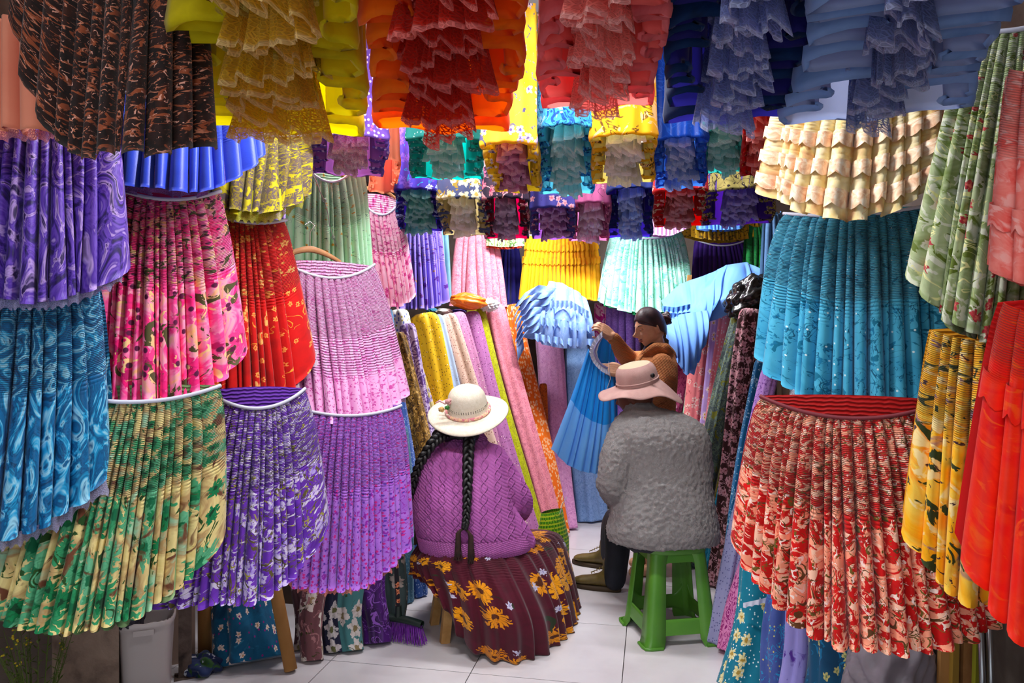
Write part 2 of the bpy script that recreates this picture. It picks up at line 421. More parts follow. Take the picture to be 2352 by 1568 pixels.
def bundle(label, mat, near, far, hw, lace=None, lace2=None, group=None, name='hanging_skirt', ztop=2.62, nf=8, fold=.36, seed=0, lacew=.5, drop=.012, tiers=3, open_=.0, nfront=2, sc_=.018, lacespan=(.04, .95), cat='skirt', frontdip=.0, botfold=None):
    """skirt hung from a rail and seen from below: a smooth front, accordion folds down both sides, lace petticoats inside.
    near/far = (px, py, depth) of the middle of the rim; hw = half width in pixels at near and far"""
    rng = np.random.default_rng(seed)
    A, B = P(*near), P(*far); ax = B-A; dl = np.linalg.norm(ax[:2]); dirv = np.array([ax[0], ax[1], 0])/dl
    side = np.cross(dirv, UP); h0, h1 = hw[0]*near[2]/F, hw[1]*far[2]/F
    t = thing(name, label, cat, (A[0]*.5+B[0]*.5, A[1]*.5+B[1]*.5, min(A[2], B[2])), group)
    # rim path: across (-1..1) and along (0..1)
    pts = []
    nfr = 26
    for q in np.linspace(-1, 1, nfr):                    # near edge, left to right, slightly bowed to the viewer, shallow waves
        pts.append((q, -.07*(1-q*q)+.012*math.sin(q*nfront*6+seed), 0, -frontdip*(1-q*q)))
    m = nf*10
    def warp(kn):
        kn = np.concatenate([[0], np.cumsum(kn)]); kn = kn/kn[-1]*nf; return lambda q: np.interp(q, kn/nf, np.arange(nf+1))/nf
    fd = rng.uniform(.5, 1.35, nf+1)*fold; wp = warp(rng.uniform(.55, 1.5, nf))
    for q0 in np.linspace(0, 1, m):                       # right side, near to far
        q = wp(q0); k = int(q*nf-1e-6); c = .5-.5*math.cos(q*nf*2*math.pi); c = c**.8
        pts.append((1+.05*math.sin(q*7+seed)-fd[k]*c, .02+q0*.94+.02*math.sin(q*nf*4*math.pi), c, -.008*math.sin(k*2.3)))
    nb = max(2, nf//3)
    for q in np.linspace(1, -1, nb*9):                   # far edge
        pts.append((q*.98, 1+.05*(1-q*q)-.05*(.5-.5*math.cos((q+1)*nb*math.pi)), .3, 0))
    fd2 = rng.uniform(.5, 1.35, nf+1)*fold; wp2 = warp(rng.uniform(.55, 1.5, nf))
    for q0 in np.linspace(1, 0, m):                       # left side, far to near
        q = wp2(q0); k = int(q*nf-1e-6); c = (.5-.5*math.cos(q*nf*2*math.pi))**.8
        pts.append((-1-.05*math.sin(q*6+seed*2)+fd2[k]*c, .02+q0*.94+.02*math.sin(q*nf*4*math.pi+1), c, -.008*math.sin(k*1.9)))
    pts = np.array(pts); N = len(pts)
    def place(ac, al, zoff, v):
        al2 = .5+(al-.5)*lerp(1.0, .62, v); wv = lerp(1.0, .92, v)
        hwid = lerp(h0, h1, np.clip(al, 0, 1))*wv
        zr = lerp(A[2], B[2], al)
        p = A[None]*(1-al2[:, None])+B[None]*al2[:, None]
        p = p + side*(ac*hwid)[:, None]
        p[:, 2] = lerp(zr, ztop, v) + zoff
        return p
    rows = [(.012, -.010), (0, 0), (.03, .004), (.1, 0), (.25, 0), (.5, 0), (.75, 0), (1, 0)]
    G = np.zeros((len(rows), N, 3)); 
    seg = np.concatenate([[0], np.cumsum(np.hypot(np.diff(pts[:, 0])*h0, np.diff(pts[:, 1])*dl))])
    uv = np.zeros((len(rows), N, 2))
    for i, (v, ins) in enumerate(rows):
        ac = pts[:, 0]*(1+ins/h0) ; 
        fade = lerp(1, .75, v)
        ac = np.sign(ac)*(1-(1-np.abs(ac))*fade) if v > 0 else ac
        al = pts[:, 1]+(0 if i else .0)
        G[i] = place(ac, al, pts[:, 3], v)
        if i == 0: G[i] += dirv*.006
        uv[i, :, 0] = seg; uv[i, :, 1] = -v*(ztop-A[2])
    o = MB().grid(G[::-1], True, uv[::-1], uv[::-1]*0+1, flip=True).build('skirt_body', mat, t)
    if lace is not None:
        for ti in range(tiers):
            f = ti/max(1, tiers-1) if tiers > 1 else 0
            lm = lace if (lace2 is None or ti % 2 == 0) else lace2
            mb = MB(); nst = nf+3; per = 70; M = nst*per
            q = np.linspace(0, 1, M); rr = rng.uniform(.65, 1.1, nst+2)
            al = lerp(lacespan[0]+.05*ti, lacespan[1]-.03*ti, q)
            ampl = lacew*np.interp(q*nst, np.arange(nst+2), rr)*(1-.12*ti)
            ac = ampl*np.sin(q*nst*math.pi+ti*1.3+seed) + .1*np.sin(q*nst*5.1+ti) + .05*np.sin(q*nst*13+seed)
            al = al + .022*np.sin(q*nst*math.pi*3.1+ti*2)
            hgt = .16; rw = 6; G = np.zeros((rw, M, 3)); uv = np.zeros((rw, M, 2))
            sg = np.concatenate([[0], np.cumsum(np.hypot(np.diff(ac)*h0, np.diff(al)*dl))])
            for i in range(rw):
                w_ = i/(rw-1)           # 0 lower edge .. 1 top
                zo = -drop*(1-.55*ti)*lerp(.5, 1, q)+.05*ti - sc_*np.abs(np.sin(sg*np.pi/.047))*(1-w_)**3 + hgt*w_ + .012*np.sin(q*nst*2.3)
                flare = 1+.10*(1-w_)**2
                G[i] = place(ac*flare*lerp(1, .8, w_), al, zo, 0)
                wob = ((.011+.008*np.sin(sg*7+ti))*np.sin(sg*np.pi*2/.047+ti+1.8*np.sin(sg*11+seed))+.007*np.sin(sg*np.pi*2/.021+i*.5+2*np.sin(sg*17)))*(1-w_*.75)
                G[i] += dirv*(wob-.035*(1-w_)**2)[:, None]+side*(wob*.6)[:, None]
                uv[i, :, 0] = sg; uv[i, :, 1] = hgt*(1-w_)
            mb.grid(G, False, uv, uv, flip=True).build('lace_petticoat', lm, t)
    # hook on the rail
    c = (A+B)/2; c[2] = ztop
    MB().tube([c+UP*-.05, c+UP*.02, c+UP*.08+dirv*.015, c+UP*.105, c+UP*.08-dirv*.015], .003, 6).build('hook', MATS['steel'], t)
    return t

def roll(label, mat, top, bot, wt, wb, group=None, folds=3, seed=0, name='fabric_roll', flat=.7, cap=.5, cat='fabric roll', core=False, amp=.10, ov=0.0, turn=.25, twist=0.0):
    """bolt of cloth standing on end / leaning; top and bot are (px,py,depth); widths in pixels"""
    rng = np.random.default_rng(seed)
    A, B = P(*top), P(*bot); axv = B-A; L = np.linalg.norm(axv); a = axv/L
    sd = np.cross(a, -FW); sd /= np.linalg.norm(sd); 
    if sd.dot(RT) < 0: sd = -sd
    nn = np.cross(sd, a); nn = nn if nn.dot(FW) < 0 else -nn
    r0, r1 = wt*top[2]/F/2, wb*bot[2]/F/2
    n = 56; th = np.linspace(0, 2*np.pi, n, endpoint=False)
    vs = np.concatenate([[0.0, .0, .004, .012, .022], np.linspace(.04, .97, 22), [.99, 1, 1, 1]])
    shr = np.ones(len(vs)); shr[:5] = [.02, .55, .82, .94, .99]; shr[-2] = .8; shr[-1] = .02
    ks = rng.integers(2, 9, 4); phs = rng.uniform(0, 6.28, 4); am = rng.uniform(.3, 1, 4)*amp
    G = np.zeros((len(vs), n, 3)); uv = np.zeros((len(vs), n, 2))
    for i, v in enumerate(vs):
        r = lerp(r0, r1, v)
        f = 1+sum(am[j]*np.sin(ks[j]*th+phs[j]+v*turn*(j+1)*(1 if j % 2 else -1)*3) for j in range(4))*(.5+.5*v)
        f = f - folds*.035*np.abs(np.sin(th*folds+phs[0]+twist*v))**8
        # sharp overlap ridge where the cloth ends
        f = f+.07*((((th-phs[1]+.4*v) % 6.283) < 3.2)*1.0)
        bend = .012*math.sin(v*5+phs[2])
        G[i] = A+axv*v + sd*bend + (r*shr[i]*f*np.cos(th))[:, None]*sd + (r*flat*shr[i]*f*np.sin(th))[:, None]*nn
        if i < 5: G[i] += a*(.35*r0*(1-shr[i]**.5)*cap*0+ (1-math.sqrt(max(0, 1-(1-shr[i])**2)))*0)
        if i < 4: G[i] -= a*(r0*cap*.5*(math.sqrt(max(0, 1-shr[i]**2))))
        uv[i, :, 0] = th*r1*1.2; uv[i, :, 1] = v*L
    G[:, :, 2] = np.maximum(G[:, :, 2], .003)
    mb = MB().grid(G, True, uv, uv)
    t = thing(name, label, cat, (B[0], B[1], max(0, B[2])), group)
    mb.build('cloth', mat, t)
    if core:
        MB().tube([A-a*.05, A, A+axv*.5, B-a*.01], .02, 12).build('cardboard_core', MATS['cardboard'], t)
    return t
# ------------------------------------------------------------------ prints
plain('steel', '#b9bcc0', .3, metal=1.0)
plain('wood', '#b9814a', .5, cols=['#a06a38', '#c68f58'], sc=14)
plain('cardboard', '#a8763c', .8, cols=['#99682f', '#b07f48'], sc=6)
C = cloth
purple_marble = C('purple_marble', ['#22124c', '#3a2180', '#6a4cb4', '#4a2a96', '#b298d8', '#26124e'], 8, 3, 2.6, (1.6, .8), rough=.5, tuck=.35, tuckend=.12)
blue_marble = C('blue_marble', ['#0d3f66', '#17689c', '#0f507e', '#3f9fd0', '#9fd4ea', '#115a8a'], 9, 3, 2.6, (1.6, .8), rough=.5, tuck=.7)
pink_floral = C('pink_floral', ['#f0187c', '#f55a9c', '#f9a6c4', '#f6b98a'], 10, 4, 1.0, layers=[('flower', 9, 7, .5, .75, '#f0147e', '#b00a62', '#f472b0'), ('blot', 16, .60, '#4e4a2c'), ('blot', 22, .63, '#f5cf9c'), ('dots', 22, .22, '#57123e', .35)], tuck=.9, lining='#e04a7a')
green_floral = C('green_floral', ['#dcc88a', '#e6d69c', '#b4946a', '#a4ccac'], 9, 4, .8, layers=[('flower', 8, 15, .55, .75, '#3a9262', '#1c6644', '#74b892'), ('blot', 13, .60, '#6b4230', (1, 1), .08), ('blot', 20, .64, '#274a22'), ('flower', 10, 9, .32, .4, '#1e7a4c', '#0c3a22')], tuck=.9, lining='#7a9c6a')
violet_white = C('violet_white', ['#5d2f9e', '#6f3cb4', '#54288c'], 8, 3, 1, layers=[('flower', 19, 6, .5, .5, '#b4a4dc', '#7d56c2', '#dcd0ea'), ('blot', 34, .59, '#d8cfe8', (.6, 1.4)), ('vine', 14, .02, '#5a5030'), ('blot', 40, .64, '#a49a52')], tuck=.9, lining='#6a3aa8')
red_gold = C('red_gold', ['#bc1016', '#c8161a', '#a40c14'], 5, layers=[('flower', 13, 5, .45, .26, '#f0a860', '#d04a20', '#f5bd80'), ('vine', 9, .012, '#eaa055', .55), ('flower', 30, 6, .36, .16, '#f2b06a', '#c83818')], tuck=.9, lining='#a81014')
pink_ditsy = C('pink_ditsy', ['#eeb0e0', '#f4c0e8', '#e8a4d8'], 6, layers=[('blot', 80, .60, '#c860aa'), ('dots', 60, .24, '#cc66ac', .5)], tuck=1.2, tuckend=.7)
lilac_ditsy = C('lilac_ditsy', ['#a46ccc', '#ae78d4', '#9a62c2'], 6, layers=[('blot', 70, .58, '#8a2f9c'), ('dots', 55, .28, '#c03a88', .5), ('dots', 48, .22, '#5e3a9e', .4)], tuck=.9, lining='#9a60c0')
mint_floral = C('mint_floral', ['#bcf0ca', '#c6f4d2', '#b0e8c0'], 4, layers=[('vine', 16, .007, '#4a7a60', .54), ('flower', 26, 5, .3, .14, '#d6b45a', '#a07a3a'), ('blot', 46, .70, '#5c7a74')], tuck=.8)
pale_pink = C('pale_pink', ['#f8b6cf', '#fcc6da', '#f4a6c2'], 5, layers=[('flower', 24, 5, .5, .5, '#e0559a', '#b02a70', '#f08ab8'), ('blot', 36, .63, '#cf5a96')], tuck=.9)
lavender_f = C('lavender_f', ['#7a68c6', '#8a78d4'], 5, layers=[('flower', 22, 5, .4, .28, '#55208e', '#401466'), ('blot', 40, .67, '#b08a5a')], tuck=.5)
lav_stripe = C('lav_stripe', ['#b79ae0', '#c8aeea'], 6, layers=[('blot', 30, .6, '#7a4ab8', (2, .6))])
royal_blue = C('royal_blue', ['#2438a8', '#2c44bc'], 5, rough=.42, lining='#3a52c8', tuck=.3)
olive = C('olive', ['#8f8330', '#7c6c3a', '#a2983a'], 9, layers=[('vine', 45, .10, '#57494e'), ('blot', 30, .56, '#b5a83a')], lining='#c8cf3a')
teal = C('teal_print', ['#52a6c8', '#5cb0d0', '#4698bc'], 5, layers=[('blot', 20, .62, '#24708e'), ('blot', 34, .63, '#2a78a0'), ('vine', 16, .014, '#115a78', .45), ('dots', 24, .09, '#d8f0f4', .35)], tuck=1.2, tuckend=.5, lining='#4aa0b4')
cream = C('cream', ['#f6e6b8', '#fbf0cc', '#f3dca0', '#e8b98c'], 9, layers=[('blot', 18, .64, '#d9a070', (1, 1), .1)], rough=.5, trans=.2, lining='#f7e398', tuck=.4, tuckend=.9, tuckp=.03)
moss = C('moss_floral', ['#8fa070', '#a8b48e', '#6d7f46', '#b9bfae'], 9, layers=[('blot', 22, .56, '#c9cdb8'), ('blot', 26, .62, '#5c6c2e'), ('flower', 18, 6, .3, .28, '#9a3038', '#c86a60'), ('vine', 14, .02, '#d9d8a0', .5)], lining='#a3ab7e', tuck=.6, tuckend=.3)
coral_w = C('coral_sheen', ['#f07a70', '#f5948a', '#e8655e'], 16, layers=[('blot', 26, .55, '#f8b4ac', (1, 1), .1)], tuck=.5)
red_floral = C('red_floral', ['#c8201c', '#b5161a', '#d83020'], 8, layers=[('blot', 15, .50, '#f7a68c'), ('blot', 24, .56, '#f8c8b0'), ('blot', 21, .57, '#c01a1c'), ('vine', 16, .022, '#5a3a20', .42), ('blot', 42, .64, '#6a5a2a'), ('blot', 48, .64, '#fbe3da')], tuck=.95, tuckend=.5, lining='#b01820')
sun_floral = C('sun_floral', ['#f2a31c', '#f7b935', '#f3cf6c', '#ee960f'], 9, layers=[('blot', 11, .60, '#8a6a78', (1, 1), .08), ('blot', 18, .62, '#2f3a1c'), ('blot', 15, .60, '#f5dfa4', (1, 1), .05), ('blot', 32, .66, '#472a30')], tuck=.9, tuckend=.4, lining='#eaa52c')
redorange = C('red_orange', ['#ee3a14', '#f5481c', '#e02c10'], 10, layers=[('blot', 22, .58, '#f9602c', (1, 1), .1)], tuck=.8, tuckend=.2, rough=.55, lining='#d82c10')
brown_print = C('brown_print', ['#1c0d0c', '#2a1310', '#100808', '#35170f'], 14, layers=[('blot', 55, .58, '#8a4a34', (.7, 1.3)), ('blot', 80, .62, '#b87862', (.7, 1.3)), ('blot', 90, .66, '#d8a090')], lining='#dd9580')
peach = C('peach_lining', ['#e0967e', '#d88a74'], 4)
pink_lace_s = C('pink_lace_skirt', ['#f48a9c', '#f89cae', '#f07a90'], 12, layers=[('vine', 30, .06, '#fbb6c2')], lace=.5)
yellow_s = C('yellow_skirt', ['#f4b800', '#f7c20a', '#eea800'], 6, rough=.6)
mint_w = C('mint_white', ['#a8e4d0', '#b8ecdc', '#9adcc6'], 6, layers=[('blot', 20, .58, '#7ad4b4', (1, 1), .06), ('blot', 14, .66, '#f0c8d8', (1, 1), .1), ('vine', 16, .018, '#58bc98', .5)], tuck=.5)
navy_s = C('navy_skirt', ['#1c1a66', '#262480'], 4)
whitegreen = C('white_green', ['#dce6b4', '#c8dca0'], 10, layers=[('blot', 30, .56, '#5a7a4a')])
dkpurple = C('dark_purple', ['#321666', '#3e1c7a'], 6)
green_d = C('dark_green', ['#1d6a34', '#237a3c'], 10, layers=[('blot', 40, .56, '#114a24')])
greyblue = C('grey_blue', ['#6a94ac', '#7aa4b8'], 6)
denim = C('denim', ['#47678c', '#53759a'], 20)
mustard = C('mustard', ['#b08a0c', '#c09a14'], 20, layers=[('blot', 40, .56, '#5a4a10')])
# laces
def lighter(c, k=.35): return '#'+''.join('%02x' % int(int(c[i:i+2], 16)*(1-k)+255*k) for i in (1, 3, 5))
def lacem(n, c1, c2, tr=.25, lace=1.2): return C(n, [lighter(c1, .12), lighter(c2, .16)], 14, lace=lace, rough=.6, trans=max(tr, .42), edge=(.148, lighter(c2, .45)))
lace_pink = lacem('lace_pink', '#f0b0cc', '#f8c8dc'); lace_coral = lacem('lace_coral', '#f08878', '#f49a8a'); lace_white = lacem('lace_white', '#e4dff0', '#f4f0fa')
lace_lime = lacem('lace_lime', '#c0c43e', '#d2d460'); lace_lav = lacem('lace_lav', '#a9a4d8', '#c8c4ec'); lace_purple = lacem('lace_purple', '#6a2a9e', '#8038b4')

WL, WR, WB = 'skirts displayed along the left wall', 'skirts displayed along the right wall', 'skirts displayed on the back wall'
# ------------------------------------------------------------------ left wall
skirt('deep purple marbled pleated skirt at the far left edge under the brown printed skirt', purple_marble, (95, 235), (95, 698), 280, 345, 1.95, WL, yaw=28, n=13, seed=1, hl=.0, hr=.2, wide=(0, 2.6), bb=.16, trim=(lace_lav, .035))
skirt('royal blue shiny skirt hem showing below the brown printed skirt', royal_blue, (425, 230), (420, 468), 300, 340, 2.35, WL, yaw=25, n=12, seed=2, hl=.05, hr=.55, depth=1.1, backv=.7, lining=lace_purple, bb=.2)
skirt('bright pink flower print pleated skirt between the purple marbled and the red skirts', pink_floral, (368, 430), (365, 915), 235, 360, 2.3, WL, yaw=28, n=17, seed=3, dip=.05, hl=.0, hr=.24, wide=(0, 3.4), bb=.17)
skirt('olive patterned skirt with yellow-green scalloped lace hem hanging above the red skirt', olive, (600, 300), (570, 505), 190, 235, 2.75, WL, yaw=28, n=9, seed=4, hl=.0, hr=.36, bb=.18, trim=(lace_lime, .05), lining=C('olive_yellow', ['#c9c431', '#d6d24a'], 5))
skirt('scarlet skirt with golden flowers and curls on the left wall', red_gold, (570, 500), (592, 918), 150, 252, 2.72, WL, yaw=30, n=12, seed=5, hl=.0, hr=.27, wide=(0, 4.2), bb=.14, trim=(lace_white, .02))
skirt('pink tiny-print pleated skirt with pink lace hem on a bare wooden hanger', pink_ditsy, (752, 603), (778, 962), 200, 290, 2.98, WL, yaw=28, n=15, seed=6, dip=.07, hl=.24, hr=.18, bb=.16, trim=(lace_pink, .04))
skirt('mint green skirt with sprig print hung on an orange wooden hanger', mint_floral, (752, 345), (755, 680), 150, 190, 3.55, WL, yaw=26, n=13, seed=7, dip=.17, hl=.1, hr=.1, bb=.12, edge=.02)
skirt('pale pink flowered skirt hung beside the lavender skirt', pale_pink, (868, 450), (888, 710), 98, 125, 4.15, WL, yaw=28, n=11, seed=8, dip=.12, hl=.12, hr=.18, wide=(0, 2.5), bb=.12)
skirt('lavender skirt with small purple flowers right of the pale pink skirt', lavender_f, (965, 510), (968, 712), 88, 112, 4.7, WL, yaw=24, n=12, seed=9, hl=.0, hr=.15, bb=.12, band=None)
skirt('narrow strip of lilac striped skirt between the red and mint skirts', lav_stripe, (662, 450), (668, 610), 60, 70, 3.75, WL, yaw=20, n=5, seed=10, band=None)
skirt('blue marbled pleated skirt with blue lace hem at the far left edge', blue_marble, (25, 650), (0, 1205), 330, 440, 1.93, WL, yaw=28, n=15, seed=11, hl=.05, hr=.2, wide=(0, 2.2), bb=.17, trim=(lace_lav, .045))
skirt('green and yellow flower print pleated skirt, lowest at the left edge', green_floral, (318, 890), (245, 1385), 330, 500, 2.1, WL, yaw=24, n=24, seed=12, dip=.04, hl=.14, hr=.32, wide=(0, 2.6), bb=.2, lining=C('pale_green', ['#8aa878', '#9ab888'], 5))
skirt('violet skirt with white blossom print in the lower left row', violet_white, (590, 895), (562, 1345), 200, 362, 2.42, WL, yaw=24, n=17, seed=13, dip=.06, hl=.0, hr=.36, wide=(0, 3.4), bb=.17)
skirt('lilac tiny-print pleated skirt with coral lace underneath, behind the seated woman', lilac_ditsy, (808, 935), (785, 1322), 218, 315, 2.85, WL, yaw=22, n=18, seed=14, dip=.03, hl=.08, hr=.24, bb=.17, trim=(lace_coral, .03))

# ------------------------------------------------------------------ right wall
skirt('teal blue pleated skirt with darker floral print on the right wall', teal, (1980, 480), (1975, 948), 315, 425, 2.4, WR, yaw=-26, n=17, seed=21, hl=.3, hr=.0, bb=.17, p=.5, trim=(lace_white, .03))
t, g = skirt('cream satin skirt with ruffled bands above the teal blue skirt', cream, (1990, 170), (1958, 528), 360, 400, 2.2, WR, yaw=-22, n=13, seed=22, hl=.28, hr=.38, bb=.2, depth=1.2, backv=.9, band=None, ruffles=[(C('cream_ruffle', ['#f8ecd8', '#eed0b0', '#d8a888'], 60, rough=.55), v, .028) for v in (.45, .66, .86)])
skirt('moss green flower print skirt hanging at the right edge', moss, (2340, 60), (2252, 770), 170, 265, 1.75, WR, yaw=-30, n=11, seed=23, hl=.22, hr=.0, bb=.14, wide=(0, 3), lining=moss)
skirt('coral pink skirt with ruffle band at the right edge', coral_w, (2400, 150), (2385, 665), 130, 180, 1.5, WR, yaw=-30, n=5, seed=24, hl=.12, hr=.0, bb=.1, ruffles=[(coral_w, .72, .03)], band=None)
skirt('red and salmon flower print pleated skirt, lowest on the right wall', red_floral, (1950, 915), (1960, 1425), 370, 540, 2.1, WR, yaw=-22, n=21, seed=25, dip=.055, hl=.36, hr=.1, bb=.2, p=.6, band='band_red', wide=(1.8, 0))
skirt('golden yellow flower print pleated skirt on the lower right', sun_floral, (2262, 755), (2228, 1345), 205, 262, 1.82, WR, yaw=-26, n=10, seed=26, hl=.24, hr=.0, bb=.14, band=None)
skirt('bright red-orange pleated skirt at the right edge', redorange, (2400, 690), (2372, 1440), 160, 290, 1.42, WR, yaw=-26, n=7, seed=27, hl=.24, hr=.0, bb=.14, band=None, ruffles=[(redorange, .3, .025)])

# ------------------------------------------------------------------ back wall
skirt('pink lace skirt on the back wall above the orange bag', pink_lace_s, (1095, 532), (1098, 708), 95, 145, 5.35, WB, n=7, seed=31, depth=.5, bb=.1, hl=.02, hr=.02)
skirt('dark blue skirt between the pink and yellow skirts on the back wall', navy_s, (1168, 565), (1168, 700), 50, 62, 5.6, WB, n=6, seed=32, bb=.05)
skirt('white and green printed skirt hem above the dark blue skirt', whitegreen, (1160, 515), (1160, 570), 85, 90, 5.3, WB, n=10, seed=33, bb=.06, band=None, trim=(C('redlace', ['#c23a2a', '#d24a36'], 9), .02))
t, g = skirt('bright yellow skirt with gathered bands on the back wall', yellow_s, (1290, 540), (1286, 692), 165, 205, 5.4, WB, n=20, seed=34, bb=.1, hl=.02, hr=.02, depth=1.1, ruffles=[(yellow_s, .16, .03), (yellow_s, .38, .03)])
skirt('pale mint green pleated skirt on the back wall behind the standing woman', mint_w, (1487, 532), (1484, 722), 160, 238, 5.2, WB, n=19, seed=35, dip=.06, bb=.14, hl=.16, hr=.12, p=.55, wide=(1.8, 1.8), lining=C('green_under', ['#1f7a48', '#2a8a54'], 5))
skirt('dark purple pleated skirt right of the mint green skirt', dkpurple, (1655, 552), (1660, 690), 120, 150, 5.5, WB, n=13, seed=36, dip=.05, bb=.08)
skirt('narrow dark green skirt beside the teal blue skirt', green_d, (1733, 515), (1737, 650), 34, 62, 5.1, WB, n=4, seed=37, bb=.06, band=None)
skirt('grey blue skirt sliver left of the pink lace skirt', greyblue, (1012, 525), (1016, 700), 34, 44, 5.2, WB, n=5, seed=38, bb=.05, band=None)
skirt('grey denim-look skirt sliver behind the teal blue skirt', denim, (1775, 485), (1778, 650), 34, 60, 4.5, WB, n=4, seed=39, bb=.06, band=None)
skirt('mustard yellow frilled skirt hem above the dark purple skirt', mustard, (1655, 480), (1655, 558), 165, 185, 5.15, WB, n=20, seed=40, bb=.12, hl=.2, hr=.2, band=None)
skirt('small sky blue frilled hem above the mustard skirt', C('skyfrill', ['#5a8ed8', '#7aaaea'], 20), (1652, 470), (1652, 532), 100, 105, 5.0, WB, n=12, seed=41, bb=.07, band=None)
skirt('pink and lilac frilled hem just above the mint green skirt', C('pinkfrill', ['#e8b4dc', '#d49ad0'], 16), (1522, 470), (1520, 545), 110, 118, 5.0, WB, n=13, seed=42, bb=.06, hl=.3, hr=.3, band=None)
skirt('red satin frilled hem above the yellow skirt', C('redfrill', ['#e23a2a', '#ee4c38'], 10, rough=.4), (1340, 480), (1345, 548), 110, 120, 5.1, WB, n=12, seed=43, bb=.05, hl=.15, hr=.15, band=None)
skirt('purple lace skirt hanging behind the standing woman', C('purple_back', ['#7a5ab0', '#8a6ac0'], 12, layers=[('vine', 26, .05, '#9c80d0')]), (1430, 690), (1432, 960), 80, 95, 5.6, WB, n=5, seed=44, bb=.05, depth=.5, band=None)
skirt('magenta and white skirt between the yellow and purple skirts', C('magenta_white', ['#c23a9a', '#e8c0dc', '#d860b0'], 7, const=True), (1383, 695), (1385, 900), 34, 44, 5.65, WB, n=3, seed=45, bb=.04, depth=.5, band=None)

# ------------------------------------------------------------------ skirts hung from the rails overhead
HR = 'skirts hung from the overhead rails'
def lining_pair(n, cols, lin_, **kw): return C(n, cols, lining=lin_, trans=.42, **kw)
m = lining_pair
t, g = skirt('dark brown and rose printed skirt with peach lining at the top left corner', brown_print, (255, -260), (318, 425), 430, 420, 1.5, HR, name='hanging_skirt', yaw=8, n=13, seed=50, hl=.66, hr=.1, bb=.25, band=None, depth=1.3, back=False)
g2 = SkirtGeo((90, -200), (95, 318), 300, 390, 1.72, n=8, seed=51, hl=.0, hr=.1, bb=.05); mb = MB(); g2.front(mb, v0=.5); mb.build('lining', peach, t)
g2.trim(.03).build('lace_trim', lacem('lace_rose', '#b86a7a', '#c87a88'), t)
bundle('yellow skirt with golden chiffon ruffles in the front row overhead', m('yellow_over', ['#dccc04', '#e6d80e', '#c8b802'], '#e0d210', sc=6), (600, -80, 1.15), (645, 300, 1.85), (225, 190), lacem('lace_gold', '#d8a62c', '#e6b848', .3), lacem('lace_yellow', '#b49a10', '#c4ac22', .3), HR, nf=6, fold=.55, seed=3, tiers=4, lacew=.5, drop=.06)
bundle('orange skirt with red lace petticoats in the front row overhead', m('orange_over', ['#f07814', '#f68824', '#e4680a'], '#fa7014', sc=9), (1018, -80, 1.15), (1020, 298, 1.85), (220, 152), lacem('lace_red', '#b0140c', '#c81e12', .3), lacem('lace_red2', '#98100c', '#b8180e', .3), HR, nf=7, fold=.5, seed=4, tiers=4, lacew=.46, drop=.05)
bundle('coral pink skirt with coral lace petticoats in the front row overhead', m('coral_over', ['#dc7478', '#e48286', '#cc666c'], '#ff7c78', sc=9), (1392, -80, 1.15), (1372, 245, 1.75), (165, 128), lacem('lace_coral2', '#f58278', '#fa968a', .3), None, HR, nf=8, fold=.6, seed=5, tiers=4, lacew=.4, drop=.04)
bundle('navy blue skirt with periwinkle lace in the front row overhead', m('navy_over', ['#0e2a52', '#123464', '#0a1f40'], '#221f6e', sc=7), (1745, -80, 1.2), (1665, 275, 1.85), (200, 140), lacem('lace_peri', '#7484c6', '#909ed8', .3), lacem('lace_peri2', '#5a689e', '#7480ba', .3), HR, nf=8, fold=.6, seed=6, tiers=4, lacew=.36, drop=.05)
bundle('pale blue skirt with grey blue lace in the front row overhead at the right', m('paleblue_over', ['#88a6d8', '#98b4e2', '#7a98ca'], '#a4b0d6', sc=6), (2130, -70, 1.12), (2000, 268, 1.75), (235, 190), lacem('lace_greyblue', '#6878b0', '#7e8cc0', .3), None, HR, nf=7, fold=.7, seed=7, tiers=4, lacew=.3, drop=.05)
def lacef(n, c1, c2, tr=.42): return C(n, [lighter(c1, .36), lighter(c2, .46)], 14, lace=1.0, rough=.6, trans=.42, edge=(.146, lighter(c2, .6)))
# second row
bundle('teal sequinned skirt with aqua lace ruffles under the strip light', m('teal_over', ['#3a8a86', '#459a94'], '#38a89c', sc=8, layers=[('dots', 60, .2, '#c0e8e0', .5)]), (1020, 322, 2.85), (1030, 410, 3.4), (88, 82), lacef('lace_aqua', '#7ad8cc', '#98e8dc'), None, HR, nf=9, seed=11, lacew=0.41)
bundle('yellow blossom print skirt with maroon lace petticoat', m('yellow_blossom', ['#eac050', '#f2cc64'], '#f0cc58', sc=6, layers=[('flower', 26, 5, .5, .4, '#f4ecf0', '#6a5a9a', '#b0a8d0'), ('blot', 34, .66, '#5a5a8a')]), (1168, 338, 2.5), (1190, 440, 3.05), (66, 54), lacef('lace_maroon', '#8c1a5c', '#a4286e'), None, HR, nf=8, seed=12, lacew=0.41, drop=0.008)
bundle('blue brocade skirt with turquoise lace petticoat', m('blue_brocade', ['#3c8ed0', '#5ab4dc', '#2a6ab4'], '#6cc4d8', sc=9, layers=[('vine', 22, .05, '#1a4a94'), ('blot', 24, .62, '#9cc8ea')]), (1300, 300, 2.55), (1302, 445, 3.25), (68, 60), lacef('lace_turq', '#7adce0', '#9ceaec'), None, HR, nf=8, seed=13, lacew=0.51, drop=0.020)
bundle('golden yellow branch print skirt with white lace petticoat', m('gold_branch', ['#e6ae1c', '#edb82c'], '#eadc84', sc=6, layers=[('vine', 18, .05, '#6a4a18', .5), ('blot', 22, .6, '#f4c89a')]), (1430, 318, 2.5), (1432, 420, 3.05), (76, 68), lacef('lace_ivory', '#e8e0cc', '#f6f0e4'), None, HR, nf=8, seed=14, lacew=0.49)
